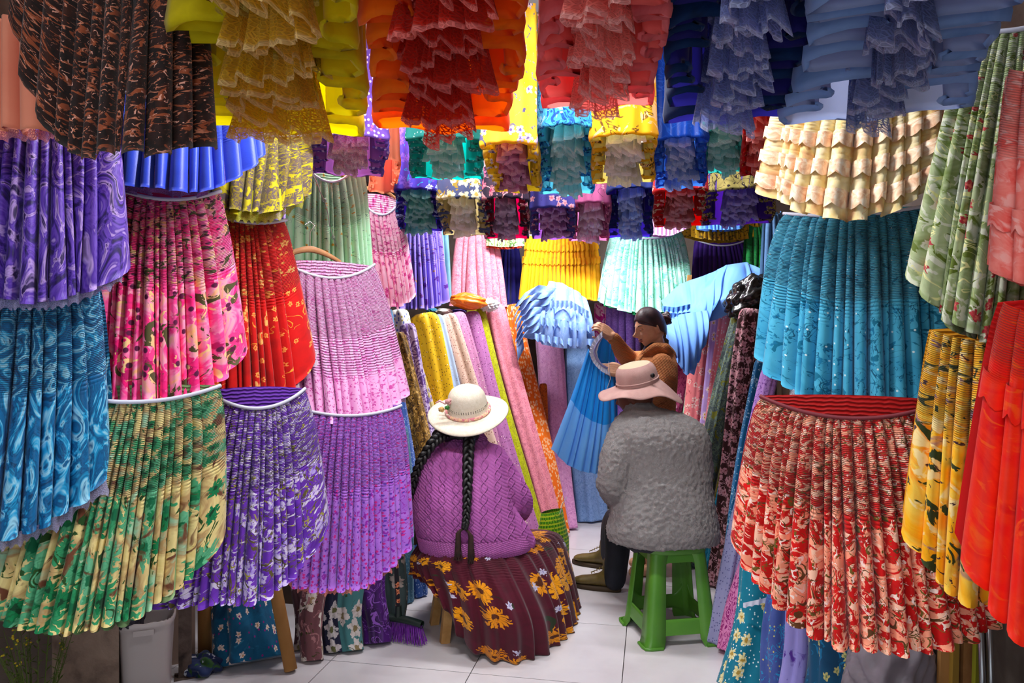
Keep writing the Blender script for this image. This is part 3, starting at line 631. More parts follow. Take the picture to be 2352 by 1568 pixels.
bundle('cobalt blue satin skirt with light blue lace petticoat', m('cobalt', ['#1f48b0', '#2a58c0'], '#4a7cd8', sc=5, rough=.4, layers=[('vine', 16, .03, '#3a6ad0')]), (1562, 325, 2.65), (1562, 430, 3.2), (62, 56), lacef('lace_blue', '#5a82d4', '#7a9ee4'), None, HR, nf=8, seed=15, lacew=0.49)
bundle('turquoise tulle skirt between the cobalt and red skirts', m('turq_tulle', ['#58c4b8', '#6ad0c4'], '#4ab4aa', sc=9), (1660, 285, 2.55), (1662, 396, 3.2), (44, 40), lacef('lace_tulle', '#58c8bc', '#7adccf'), None, HR, nf=7, seed=16, lacew=0.66, drop=0.020)
bundle('red skirt with red lace beside the cream satin skirt', m('red_over', ['#a81c20', '#b82428'], '#c81c1c', sc=7, layers=[('dots', 60, .2, '#c89a5a', .4)]), (1748, 270, 2.3), (1742, 402, 2.95), (40, 38), lacef('lace_scarlet', '#d8201c', '#e83428'), None, HR, nf=8, seed=17, lacew=0.49)
bundle('purple dotted skirt with pale pink lace beside the mint skirt hanger', m('purple_dots', ['#6a4aa8', '#7a5ab8', '#5c3c98'], '#b070c0', sc=7, layers=[('dots', 50, .3, '#e0c8f0', .6), ('dots', 30, .2, '#f07aa8', .3)]), (805, 318, 2.75), (800, 402, 3.2), (88, 80), lace_pink, None, HR, nf=9, seed=18, lacew=0.41, lacespan=(.1, .95))
bundle('peach satin skirt between the purple dotted and the violet rose skirts', m('peach_over', ['#f6a888', '#fab89a'], '#f49a7c', sc=6, rough=.5), (885, 372, 3.2), (880, 442, 3.7), (34, 32), None, None, HR, nf=7, seed=19)
# third row
bundle('violet skirt with blue roses and emerald lace', m('violet_rose', ['#3a249a', '#4630ac'], '#2a1a7a', sc=5, layers=[('flower', 17, 9, .5, .45, '#6a4ab8', '#4a2a98'), ('flower', 20, 6, .45, .4, '#c8c8f0', '#8a8ad0'), ('blot', 26, .64, '#2a9ad8')]), (958, 442, 3.6), (966, 530, 4.2), (52, 50), lacef('lace_emerald', '#10847a', '#1c9a8e'), None, HR, nf=8, seed=21, lacew=0.57, drop=0.024)
bundle('slate blue skirt with cream magnolias and cream lace', m('slate_magnolia', ['#4a5078', '#565c86'], '#c8b888', sc=5, layers=[('flower', 15, 5, .55, .5, '#f6eecc', '#d8b870', '#fbf6e0'), ('blot', 24, .62, '#b09048')]), (1058, 462, 3.6), (1072, 540, 4.2), (56, 54), lacef('lace_cream', '#e0d2b8', '#f0e6d0'), None, HR, nf=8, seed=22, lacew=0.41)
bundle('dark plum skirt with pink roses and plum lace', m('plum_rose', ['#2c1a30', '#38203a'], '#8a1434', sc=5, layers=[('flower', 16, 9, .52, .55, '#d8608e', '#a02a58', '#eaa0a0'), ('blot', 26, .62, '#e8b0b8')]), (1160, 462, 3.6), (1166, 548, 4.3), (54, 50), lacef('lace_plum', '#6a3a68', '#7c4a7a'), None, HR, nf=8, seed=23, lacew=0.41)
bundle('indigo skirt with blossom sprigs and magenta lace', m('indigo_sprig', ['#46408c', '#524c9a'], '#7a4a94', sc=4, layers=[('flower', 26, 5, .45, .3, '#f0b0b8', '#d07080'), ('vine', 12, .012, '#2a1a3a', .55)]), (1268, 482, 3.7), (1272, 548, 4.2), (52, 50), lacef('lace_magenta', '#6c1068', '#841e7e'), None, HR, nf=7, seed=24, lacew=0.54)
bundle('mauve skirt with cherry branches and dusty pink lace', m('mauve_branch', ['#b05a84', '#ba668e'], '#b86a90', sc=4, layers=[('vine', 11, .012, '#3a1a2a', .5), ('flower', 28, 5, .4, .25, '#f4c0d0', '#d88aa0')]), (1357, 472, 3.7), (1352, 553, 4.3), (46, 45), lacef('lace_dusty', '#d08ab0', '#dea0c0'), None, HR, nf=8, seed=25, lacew=0.54, drop=0.016)
bundle('navy skirt with periwinkle petal lace in the third row', m('navy_third', ['#16245e', '#1c2c70'], '#2a1c7c', sc=5, layers=[('blot', 14, .6, '#2a2a94', (1, 1), .1)]), (1450, 440, 3.6), (1446, 545, 4.4), (54, 50), lacef('lace_peri3', '#5a7cd0', '#6c8cdc'), None, HR, nf=8, seed=26, lacew=0.45, drop=0.020)
bundle('crimson skirt with white and pink flowers in the third row', m('crimson_fl', ['#b81c24', '#c42830'], '#b01418', sc=5, layers=[('flower', 14, 6, .55, .6, '#e8486a', '#8a1020', '#f4d8c8'), ('blot', 18, .63, '#f2dcb8')]), (1562, 442, 3.5), (1562, 520, 4.1), (62, 58), lacef('lace_crimson', '#8c0e0e', '#a41616'), None, HR, nf=8, seed=27, lacew=0.41)
bundle('gold and purple bark-print skirt with violet folds', m('gold_purple', ['#b09a58', '#c0ac6c', '#8a7a48'], '#4a2494', sc=8, layers=[('blot', 16, .56, '#5a3a94', (3, .5)), ('vine', 20, .04, '#2a1c20')]), (1705, 440, 3.45), (1690, 515, 4.0), (82, 78), lacef('lace_violet', '#402494', '#5034a8'), None, HR, nf=8, seed=28, lacew=0.33)
# rails
def rail(label, a, b, r=.014):
    a, b = np.array(a), np.array(b)
    t = thing('hanging_rail', label, 'rail', (a+b)/2, 'overhead clothes rails')
    MB().tube([a, a*.6+b*.4, a*.3+b*.7, b], r, 10).build('bar', MATS['steel'], t)
    for k in (.12, .88):
        p = a*(1-k)+b*k; MB().tube([p, p*.5+np.array([p[0], p[1], CEIL_Z])*.5, np.array([p[0], p[1], CEIL_Z])], .005, 6).build('hanger_rod', MATS['steel'], t)
for lb, d, x0, x1 in (('front', 1.5, -.95, 1.0), ('second', 2.9, -.85, .95), ('third', 4.05, -.75, 1.0)):
    c = FW*d + np.array([0, 0, 2.715]); rail(lb+' steel clothes rail under the ceiling', c+RT*x0, c+RT*x1)
# ------------------------------------------------------------------ bolts of cloth
BL, BR, BF = 'fabric rolls leaning along the left wall', 'fabric rolls leaning along the right wall', 'fabric rolls standing under the left skirts'
def R(label, mat, p0, p1, w0, w1, dt, db, group, **kw):
    """p0 = centre of the top, p1 = another visible point of the axis; carried on down to the floor"""
    py = 784+HC*F/db-3; k = (py-p0[1])/(p1[1]-p0[1]); px = p0[0]+(p1[0]-p0[0])*k
    return roll(label, mat, (p0[0], p0[1], dt), (px, py, db), w0, w0+(w1-w0)*min(k, 1.3), group, **kw)
def eyelet(n, a, b, hole): return C(n, [a, b], 8, layers=[('dots', 55, .22, hole, .45), ('dots', 45, .16, '#fff6e0', .12)], rough=.5)
def allover(n, a, b, c, sc=26, extra=()): return C(n, [a, b], 7, layers=[('vine', sc, .05, c), ('blot', sc*1.3, .6, c)]+list(extra))
k = 200
for spec in [
    ('white roll with tiny blue flowers on top of the left stack', C('ditsy_white', ['#e6e4dc', '#efeee8'], 5, layers=[('dots', 40, .3, '#5a6ab0', .5), ('dots', 36, .25, '#a8a24a', .35)]), (918, 716), (932, 800), 46, 46, 4.45, 4.35, .6),
    ('light blue denim-look roll at the left of the stack', C('ltdenim', ['#6a94bc', '#7aa4c8'], 20), (884, 712), (895, 800), 26, 30, 4.2, 4.05, .5),
    ('lilac zebra-patterned roll under the white flowered roll', C('zebra', ['#c8b4d8', '#d6c6e2'], 8, layers=[('vine', 20, .07, '#6a4a8a')]), (930, 748), (952, 850), 38, 30, 4.3, 4.2, .5),
    ('brown and gold jacquard roll beside the pink tiny-print skirt', C('browngold', ['#7a5a2a', '#8c6a34'], 9, layers=[('blot', 30, .55, '#d0a868'), ('vine', 26, .05, '#3a2614')]), (912, 768), (962, 1000), 36, 48, 4.22, 4.15, .5),
    ('peacock blue jacquard roll right of the brown roll', allover('peacock', '#0e5a8c', '#14689c', '#3a94c0', 34), (938, 768), (985, 1010), 30, 34, 4.32, 4.25, .5),
    ('cream and lavender flowered roll beside the yellow roll', C('creamlav', ['#d8c488', '#e2d29c'], 8, layers=[('flower', 26, 5, .5, .5, '#c8b8e0', '#8a7ab8'), ('blot', 30, .62, '#8a7a5a')]), (958, 835), (1000, 1010), 26, 34, 4.4, 4.32, .4),
    ('blue speckled roll below the pink tiny-print skirt', C('bluespeck', ['#3a5aa0', '#4668b0'], 8, layers=[('dots', 70, .25, '#b8c8e8', .5)]), (906, 870), (920, 990), 46, 46, 4.0, 3.95, .4),
    ('slate blue speckled roll low behind the lilac skirt', C('slatespeck', ['#4a7088', '#56809a'], 8, layers=[('dots', 70, .22, '#a0c0d0', .5)]), (915, 980), (922, 1180), 46, 50, 3.9, 3.85, .4),
    ('bright yellow eyelet roll in the left stack', eyelet('yel_eyelet', '#e0b408', '#ecc214', '#6a4a08'), (972, 732), (1012, 950), 66, 80, 4.6, 4.4, .8),
    ('pale blue roll right of the yellow eyelet roll', C('paleblue_r', ['#a8bcdc', '#b8cae6'], 6, layers=[('dots', 50, .15, '#5a6a9a', .3)]), (1000, 728), (1040, 920), 36, 40, 4.75, 4.6, .6),
    ('beige eyelet roll with sequins in the left stack', eyelet('beige_eyelet', '#cdb0a0', '#d8bcae', '#7a4a3a'), (1022, 728), (1078, 900), 44, 56, 4.8, 4.65, .5),
    ('dusty mauve sequinned roll in the left stack', eyelet('mauve_eyelet', '#b27a9a', '#bc86a6', '#5a2a4a'), (1042, 724), (1102, 940), 44, 52, 4.9, 4.7, .5),
    ('second dusty mauve sequinned roll beside the lime roll', eyelet('mauve_eyelet2', '#a86e9c', '#b47aa8', '#5a2a54'), (1076, 722), (1152, 1010), 46, 52, 5.0, 4.8, .5),
    ('lime green jacquard roll in the left stack', allover('lime_r', '#b4b81e', '#c2c62c', '#98981a', 40), (1090, 708), (1188, 1080), 44, 40, 5.1, 4.9, .7),
    ('rose pink jacquard roll between the lime and orange rolls', allover('rose_r', '#e0909c', '#ea9eaa', '#c87a8a', 40), (1132, 708), (1228, 1090), 54, 52, 5.2, 5.0, .7),
    ('orange roll with white flower specks in the back left corner', C('orange_r', ['#dc6a0c', '#e87a18'], 6, layers=[('flower', 40, 5, .45, .6, '#f4d0a8', '#e8a060')]), (1178, 704), (1258, 1150), 40, 62, 5.35, 5.15, .6),
    ('narrow brown-orange roll beside the orange roll', allover('brownor', '#a8560c', '#b86414', '#7a3a08', 40), (1244, 882), (1266, 1180), 18, 22, 5.3, 5.2, .4),
    ('pink lilac roll hanging under the pale blue ruffled skirt', allover('pinklil', '#d8a0cc', '#e0acd4', '#c48aba', 44), (1256, 775), (1282, 1100), 60, 64, 5.5, 5.35, .6),
    ('pink lilac lace roll with its foot on the tiles', allover('pinklil2', '#d0a8c4', '#dab4ce', '#b88aae', 44), (1298, 900), (1306, 1190), 50, 62, 5.75, 5.65, .5),
    ('powder blue roll standing beside the pink lilac rolls', allover('powder', '#8fb0e0', '#9cbce8', '#7a9cd0', 44), (1325, 790), (1352, 1185), 62, 70, 5.7, 5.6, .5)]:
    lb, mt, p0, p1, w0, w1, dt, db, cp = spec; k += 1
    R(lb, mt, p0, p1, w0, w1, dt, db, BL, seed=k, cap=cp)
for spec in [
    ('magenta pink flowered roll behind the standing woman', C('mag_fl', ['#b85078', '#c45c84'], 6, layers=[('flower', 20, 5, .5, .5, '#f0c8d8', '#d88aa8'), ('vine', 18, .03, '#8a2a54')]), (1590, 760), (1545, 920), 50, 56, 5.45, 5.3),
    ('pale green leaf print roll in the right stack', C('leafgr', ['#9cd0b0', '#aadabc'], 6, layers=[('vine', 22, .035, '#4a8a6a'), ('blot', 30, .64, '#e8d8c0')]), (1614, 740), (1588, 920), 40, 40, 5.25, 5.1),
    ('salmon flowered roll, leftmost top in the right stack', C('salmon_fl', ['#ea8a8c', '#f09698'], 6, layers=[('flower', 24, 5, .5, .45, '#f8dcd0', '#d86a70'), ('blot', 34, .64, '#b05a60')]), (1628, 706), (1596, 930), 50, 40, 5.05, 4.95),
    ('lavender daisy print roll between two pink rolls', C('lav_daisy', ['#b8a0dc', '#c4aee4'], 6, layers=[('flower', 22, 8, .5, .45, '#f4ecf8', '#d8b040')]), (1657, 712), (1622, 960), 32, 32, 4.95, 4.85),
    ('pink tiny-flower roll right of the lavender daisy roll', C('pinktiny', ['#f0909e', '#f49caa'], 6, layers=[('dots', 50, .3, '#fbe0e4', .5)]), (1684, 712), (1636, 990), 44, 36, 4.8, 4.7),
    ('charcoal and olive fern print roll in the right stack', C('fern', ['#3c4648', '#485254'], 6, layers=[('vine', 30, .06, '#6a7a6a'), ('blot', 20, .6, '#6a6a2a')]), (1710, 716), (1644, 985), 42, 50, 4.55, 4.45),
    ('narrow olive gold roll beside the fern print roll', allover('olivegold', '#7a6a2c', '#8a7836', '#4a4420', 34), (1722, 730), (1678, 980), 18, 20, 4.5, 4.4),
    ('light teal roll left of the brown flowered roll', allover('lteal', '#3a94b0', '#46a0bc', '#2a7a98', 30), (1722, 800), (1668, 1080), 26, 28, 4.35, 4.25),
    ('dark brown roll with pale pink leaf flowers', C('brown_fl', ['#3a1c1c', '#442222'], 6, layers=[('flower', 26, 4, .6, .55, '#e0b0b8', '#8a4a50', '#c89098'), ('vine', 24, .035, '#d8a8b0', .45)]), (1732, 716), (1668, 1200), 56, 56, 4.2, 4.1),
    ('deep blue roll with white sprigs right of the brown roll', C('blue_sprig', ['#1f5a86', '#2a6a98'], 6, layers=[('vine', 24, .03, '#a8cce0', .5), ('dots', 50, .15, '#c8e0f0', .3)]), (1748, 830), (1676, 1310), 34, 36, 3.95, 3.8),
    ('lilac tiny-print roll beside the red flower print skirt', C('lilac_r', ['#b088cc', '#bc94d6'], 6, layers=[('blot', 70, .58, '#7a4a9c')]), (1772, 850), (1702, 1200), 42, 44, 3.65, 3.5),
    ('grey lilac dotted roll low on the right', C('greylil', ['#8f90b4', '#9c9cc0'], 6, layers=[('dots', 70, .25, '#5a5a88', .5)]), (1760, 960), (1682, 1310), 34, 50, 3.45, 3.32),
    ('pink roll with magenta scrolls standing beside the green stool', C('pinkscroll', ['#cc80ac', '#d68cb6'], 6, layers=[('vine', 30, .05, '#8a2a6a')]), (1748, 1190), (1692, 1440), 50, 60, 3.38, 3.22),
    ('blue violet roll behind the teal flowered cloth', C('bluevio', ['#6a78bc', '#7884c6'], 6, layers=[('dots', 60, .2, '#a8b0e0', .4)]), (1762, 1200), (1735, 1400), 40, 50, 3.2, 3.05),
    ('teal cloth roll with cream flowers and white fringed edge', C('teal_cream', ['#0e6a80', '#14768c'], 6, layers=[('flower', 16, 7, .45, .4, '#e0d8a8', '#a88a4a'), ('dots', 50, .18, '#d8e8e8', .45)]), (1752, 1270), (1718, 1540), 84, 112, 3.0, 2.88),
    ('denim blue sprig cloth roll beside the teal flowered cloth', C('denimsprig', ['#3e4e8a', '#4a5a96'], 6, layers=[('vine', 26, .04, '#3a8ab8', .5), ('dots', 40, .15, '#c8c080', .2)]), (1808, 1320), (1795, 1540), 80, 92, 2.82, 2.7),
    ('lavender cloth roll with purple smudges at the lower right', C('lavsmudge', ['#8a84c0', '#9690cc'], 6, layers=[('blot', 14, .62, '#4a2a84', (1, 1), .06)]), (1842, 1350), (1822, 1550), 54, 74, 2.68, 2.6),
    ('dark teal blossom cloth roll under the red flower print skirt', C('dkteal', ['#0c3a5a', '#124868'], 6, layers=[('flower', 24, 5, .4, .3, '#c0b880', '#6a7a5a'), ('blot', 26, .64, '#1a6a94')]), (1915, 1370), (1912, 1550), 110, 120, 2.62, 2.52),
    ('black cloth roll with tiny lilac flowers at the lower right', C('blacktiny', ['#17162c', '#1e1c36'], 6, layers=[('dots', 40, .25, '#8a7aa8', .4)]), (1975, 1370), (1975, 1550), 60, 66, 2.66, 2.58)]:
    lb, mt, p0, p1, w0, w1, dt, db = spec; k += 1
    R(lb, mt, p0, p1, w0, w1, dt, db, BR, seed=k)
for spec in [
    ('teal blue cloth bundle with small white flowers between two cardboard tubes', C('tealdaisy', ['#0f4a6a', '#175a7c', '#0c3e5c'], 8, layers=[('flower', 20, 5, .3, .55, '#e8d8d0', '#c08a5a'), ('dots', 30, .16, '#8a2a7a', .35), ('blot', 20, .66, '#3a7a98', (1, 1), .1)]), (562, 1290), (572, 1522), 110, 160, 3.3, 3.12),
    ('dusty rose magnolia print roll under the lilac skirt', C('rose_mag', ['#6a4448', '#7a5054'], 6, layers=[('flower', 11, 5, .55, .5, '#e8dcd4', '#a8906a'), ('blot', 20, .6, '#a8787a'), ('blot', 24, .66, '#3a3a1a')]), (722, 1290), (718, 1515), 58, 52, 3.3, 3.14),
    ('shadowed rose magnolia roll left of the dusty rose roll', C('rose_mag_shaded', ['#4a2e32', '#56363a'], 6, layers=[('flower', 12, 5, .5, .5, '#b8a49c', '#7a6a4a')]), (685, 1290), (690, 1490), 34, 30, 3.4, 3.25),  # darker copy of the rose magnolia print, shade painted into its colours
    ('dark navy magnolia print roll between the rose and aqua rolls', C('navy_mag', ['#16162e', '#1e1e3a'], 6, layers=[('flower', 12, 5, .55, .5, '#c8c0c0', '#5a5a3a')]), (762, 1290), (762, 1495), 36, 38, 3.36, 3.22),
    ('aqua grey magnolia print roll under the lilac skirt', C('aqua_mag', ['#4a7a7c', '#568688'], 6, layers=[('flower', 12, 5, .55, .5, '#e0d8d4', '#8a7a5a'), ('blot', 22, .66, '#3a4a2a')]), (800, 1290), (806, 1488), 68, 55, 3.38, 3.24),
    ('purple satin cloth roll behind the broom head', C('purple_satin', ['#2c1240', '#4a1e6a', '#3a1654'], 6, layers=[('vine', 16, .03, '#8a5ab0')], rough=.4), (858, 1290), (862, 1470), 60, 62, 3.45, 3.32),
    ('grey green magnolia cloth hanging beside the broom handle', C('grey_mag', ['#3c4a4a', '#485656'], 6, layers=[('flower', 13, 5, .55, .5, '#b8aca4', '#6a5a4a')]), (905, 1260), (902, 1420), 60, 50, 3.55, 3.45)]:
    lb, mt, p0, p1, w0, w1, dt, db = spec; k += 1
    R(lb, mt, p0, p1, w0, w1, dt, db, BF, seed=k, amp=.07)

# cardboard tubes
def tube_thing(name, label, cat, a, b, r, mat, group=None, part='tube'):
    t = thing(name, label, cat, (b[0], b[1], min(a[2], b[2])), group)
    mb = MB(); n = 24; th = np.linspace(0, 2*np.pi, n, endpoint=False); ax = (b-a)/np.linalg.norm(b-a)
    s_ = np.cross(ax, FW); s_ /= np.linalg.norm(s_); q_ = np.cross(ax, s_)
    def ring(p, rr): return p+rr*(np.cos(th)[:, None]*s_+np.sin(th)[:, None]*q_)
    mb.grid(np.stack([ring(a, r*.86), ring(a, r), ring(a*.5+b*.5, r), ring(b, r), ring(b, r*.86), ring(a*.5+b*.5, r*.86), ring(a, r*.86)]), True, flip=True)
    mb.build(part, mat, t); return t
tube_thing('cardboard_tube', 'upright brown cardboard tube left of the teal flowered cloth', 'tube', P(470, 1240, 3.2), P(471, 784+HC*F/3.2-2, 3.2), .030, MATS['cardboard'], 'cardboard tubes')
tube_thing('cardboard_tube', 'slanting brown cardboard tube right of the teal flowered cloth', 'tube', P(610, 1230, 3.12), P(668, 784+HC*F/3.04-6, 3.04), .027, MATS['cardboard'], 'cardboard tubes')

# counters the rolls lean on
cm = plain('counter_wood', '#4a3526', .6, cols=['#3e2c20', '#56402e'], sc=10)
for lb, x0, x1, y0, y1, h in (('brown wooden counter behind the yellow and mauve rolls', -2.38, -1.66, 3.5, 4.55, 1.42), ('brown wooden counter behind the lime and pink rolls', -2.38, -1.45, 4.6, 6.0, 1.5), ('brown wooden counter behind the right hand rolls', .66, 1.22, 3.0, 5.9, 1.5)):
    t = thing('display_counter', lb, 'counter', ((x0+x1)/2, (y0+y1)/2, 0))
    MB().box(((x0+x1)/2, (y0+y1)/2, h-.02), (x1-x0, y1-y0, .04)).build('top', cm, t, smooth=False)
    MB().box(((x0+x1)/2, (y0+y1)/2, (h-.04)/2), (x1-x0-.06, y1-y0-.06, h-.04)).build('body', cm, t, smooth=False)
# ------------------------------------------------------------------ people
def remesh(name, mb, voxel, smooth, mat, parent, fac=.5):
    """one continuous surface from overlapping closed pieces"""
    o = mb.build(name, None, parent)
    m1 = o.modifiers.new('r', 'REMESH'); m1.mode = 'VOXEL'; m1.voxel_size = voxel; m1.use_smooth_shade = True
    if smooth: m2 = o.modifiers.new('s', 'SMOOTH'); m2.factor = fac; m2.iterations = smooth
    dg = bpy.context.evaluated_depsgraph_get(); me = bpy.data.meshes.new_from_object(o.evaluated_get(dg))
    o.modifiers.clear(); old = o.data; o.data = me; bpy.data.meshes.remove(old); me.name = name
    me.materials.clear(); me.materials.append(mat)
    me.polygons.foreach_set('use_smooth', np.ones(len(me.polygons), dtype=bool)); me.update()
    return o
def ell(mb, c, ax, n=20, m=28):
    """ellipsoid with axis vectors ax (3 rows)"""
    ph = np.linspace(0, np.pi, n); th = np.linspace(0, 2*np.pi, m, endpoint=False)
    D = np.stack([np.sin(ph)[:, None]*np.cos(th)[None], np.sin(ph)[:, None]*np.sin(th)[None], np.cos(ph)[:, None]*np.ones(m)[None]], -1)
    ph0 = D@np.asarray(ax) + np.asarray(c); return mb.grid(ph0, True, flip=True)
def limb(mb, pts, rs, n=16, sub_=8):
    """tapering limb with rounded ends through joints"""
    pts = np.asarray(pts, float); rs = np.asarray(rs, float)
    t = np.linspace(0, len(pts)-1, (len(pts)-1)*sub_+1); out = []; rr = []
    for q in t:
        k = min(int(q), len(pts)-2); f = q-k
        p0 = pts[max(k-1, 0)]; p1 = pts[k]; p2 = pts[k+1]; p3 = pts[min(k+2, len(pts)-1)]
        lin_ = p1+(p2-p1)*f; cr = .5*((2*p1)+(-p0+p2)*f+(2*p0-5*p1+4*p2-p3)*f*f+(-p0+3*p1-3*p2+p3)*f**3)
        out.append(lin_*.4+cr*.6); rr.append(rs[k]+(rs[k+1]-rs[k])*f)
    a = out[0]-out[1]; a /= np.linalg.norm(a); b = out[-1]-out[-2]; b /= np.linalg.norm(b)
    pre = [(out[0]+a*rr[0]*s_, rr[0]*math.sqrt(1-s_*s_)) for s_ in (.98, .8, .45)]; post = [(out[-1]+b*rr[-1]*s_, rr[-1]*math.sqrt(1-s_*s_)) for s_ in (.45, .8, .98)]
    allp = [p for p, _ in pre]+out+[p for p, _ in post]; allr = [r for _, r in pre]+rr+[r for _, r in post]
    return mb.tube(allp, allr, n)
def torso(mb, rings, n=36, pw=2.4):
    """rings: (px,py,d,halfwidth,halfdepth) in metres; closed loft"""
    th = np.linspace(0, 2*np.pi, n, endpoint=False); c, s_ = np.cos(th), np.sin(th)
    cx, cy = np.sign(c)*np.abs(c)**(2/pw), np.sign(s_)*np.abs(s_)**(2/pw)
    rows = []
    for (px, py, d, hw, hd) in rings: rows.append(P(px, py, d)+(cx*hw)[:, None]*RT+(cy*hd)[:, None]*FW)
    G = np.array(rows); t = np.linspace(0, len(rings)-1, (len(rings)-1)*5+1); out = []
    for q in t:
        k = min(int(q), len(rings)-2); f = q-k; p0, p1, p2, p3 = G[max(k-1, 0)], G[k], G[k+1], G[min(k+2, len(rings)-1)]
        out.append(.5*((2*p1)+(-p0+p2)*f+(2*p0-5*p1+4*p2-p3)*f*f+(-p0+3*p1-3*p2+p3)*f**3))
    out = [np.repeat(out[0].mean(0)[None], n, 0)]+out+[np.repeat(out[-1].mean(0)[None], n, 0)]
    return mb.grid(np.array(out), True)
def head(mb, c, f, u, scale=1.0, nose=1.0):
    """sculpted head: centre c, face direction f, up u"""
    f = f/np.linalg.norm(f); u = u-f*u.dot(f); u /= np.linalg.norm(u); s_ = np.cross(f, u)
    n, m = 90, 120; ph = np.linspace(.001, np.pi-.001, n); th = np.linspace(0, 2*np.pi, m, endpoint=False)
    x = np.sin(ph)[:, None]*np.cos(th)[None]; y = np.sin(ph)[:, None]*np.sin(th)[None]; z = np.cos(ph)[:, None]*np.ones(m)[None]
    fr = np.clip(y, 0, 1)**.5*(y > 0)
    def ga(x0, z0, sx, sz): return np.exp(-((x-x0)/sx)**2-((z-z0)/sz)**2)*fr
    jaw = np.clip(-z-.1, 0, 1)
    X = x*.074*(1-.30*jaw**1.2); Y = y*np.where(y > 0, .088, .098)*(1-.10*jaw*(y < 0)*3*.6); Z = z*.118
    Y = Y + .012*jaw*(y > 0)
    dY = .022*nose*ga(0, -.16, .13, .13)+.012*nose*ga(0, .03, .10, .22) - .008*(ga(.36, .08, .2, .13)+ga(-.36, .08, .2, .13)) + .004*(ga(.36, .05, .11, .06)+ga(-.36, .05, .11, .06)) \
        + .004*(ga(.33, .26, .3, .08)+ga(-.33, .26, .3, .08)) + .006*(ga(.48, -.2, .22, .22)+ga(-.48, -.2, .22, .22)) + .010*ga(0, -.41, .24, .07)+.010*ga(0, -.53, .22, .07)-.004*ga(0, -.47, .3, .025) - .003*ga(0, -.64, .3, .06) + .010*ga(0, -.8, .25, .16) + .006*(ga(.16, -.25, .08, .06)+ga(-.16, -.25, .08, .06))*nose
    Y = Y+dY
    pts = np.asarray(c)+scale*(X[..., None]*s_+Y[..., None]*f+Z[..., None]*u)
    mb.grid(pts, True, flip=False)
    for sg in (-1, 1):            # ears
        e = np.asarray(c)+scale*(s_*.074*sg-f*.008-u*.008)
        ell(mb, e, np.array([s_*.010, f*.018*.9+s_*sg*.006, u*.031])*scale, 12, 16)
        ell(mb, e-u*.02*scale, np.array([s_*.009, f*.011, u*.014])*scale, 8, 12)
    return s_
def hand(mb, wrist, d, back, thumb, size=1.0, curl=.6, spread=.5):
    """palm, four fingers and a thumb; d = pointing direction, back = direction out of the back of the hand"""
    d = d/np.linalg.norm(d); back = back-d*back.dot(d); back /= np.linalg.norm(back); sd = np.cross(d, back)
    if sd.dot(thumb) < 0: sd = -sd          # sd points to the thumb side
    L = .088*size
    for k in range(5):
        o_ = (k-2)*.0165*size
        limb(mb, [wrist+sd*o_*.55, wrist+d*L*.55+sd*o_, wrist+d*L+sd*o_], [.0175*size, .0165*size, .0135*size], 10, 4)
    for k, ln in enumerate((.066, .076, .072, .056)):
        o_ = (1.5-k)*.0195*size; b0 = wrist+d*L*.95+sd*o_; sp = sd*(1.5-k)*.10*spread
        d1 = d+sp; d2 = d*math.cos(curl)-back*math.sin(curl)+sp; d3 = d*math.cos(curl*2)-back*math.sin(curl*2)+sp
        p1 = b0+d1*ln*size*.48; p2 = p1+d2*ln*size*.32; p3 = p2+d3*ln*size*.26
        limb(mb, [b0-d*.01, p1, p2, p3], [.0095*size, .0088*size, .008*size, .0068*size], 10, 4)
    t0 = wrist+d*.02*size+sd*.025*size
    limb(mb, [t0, t0+(d*.55+sd*.7-back*.2)*.036*size, t0+(d*.8+sd*.65-back*.45)*.064*size, t0+(d*1.1+sd*.45-back*.6)*.078*size], [.014*size, .0115*size, .010*size, .008*size], 10, 4)

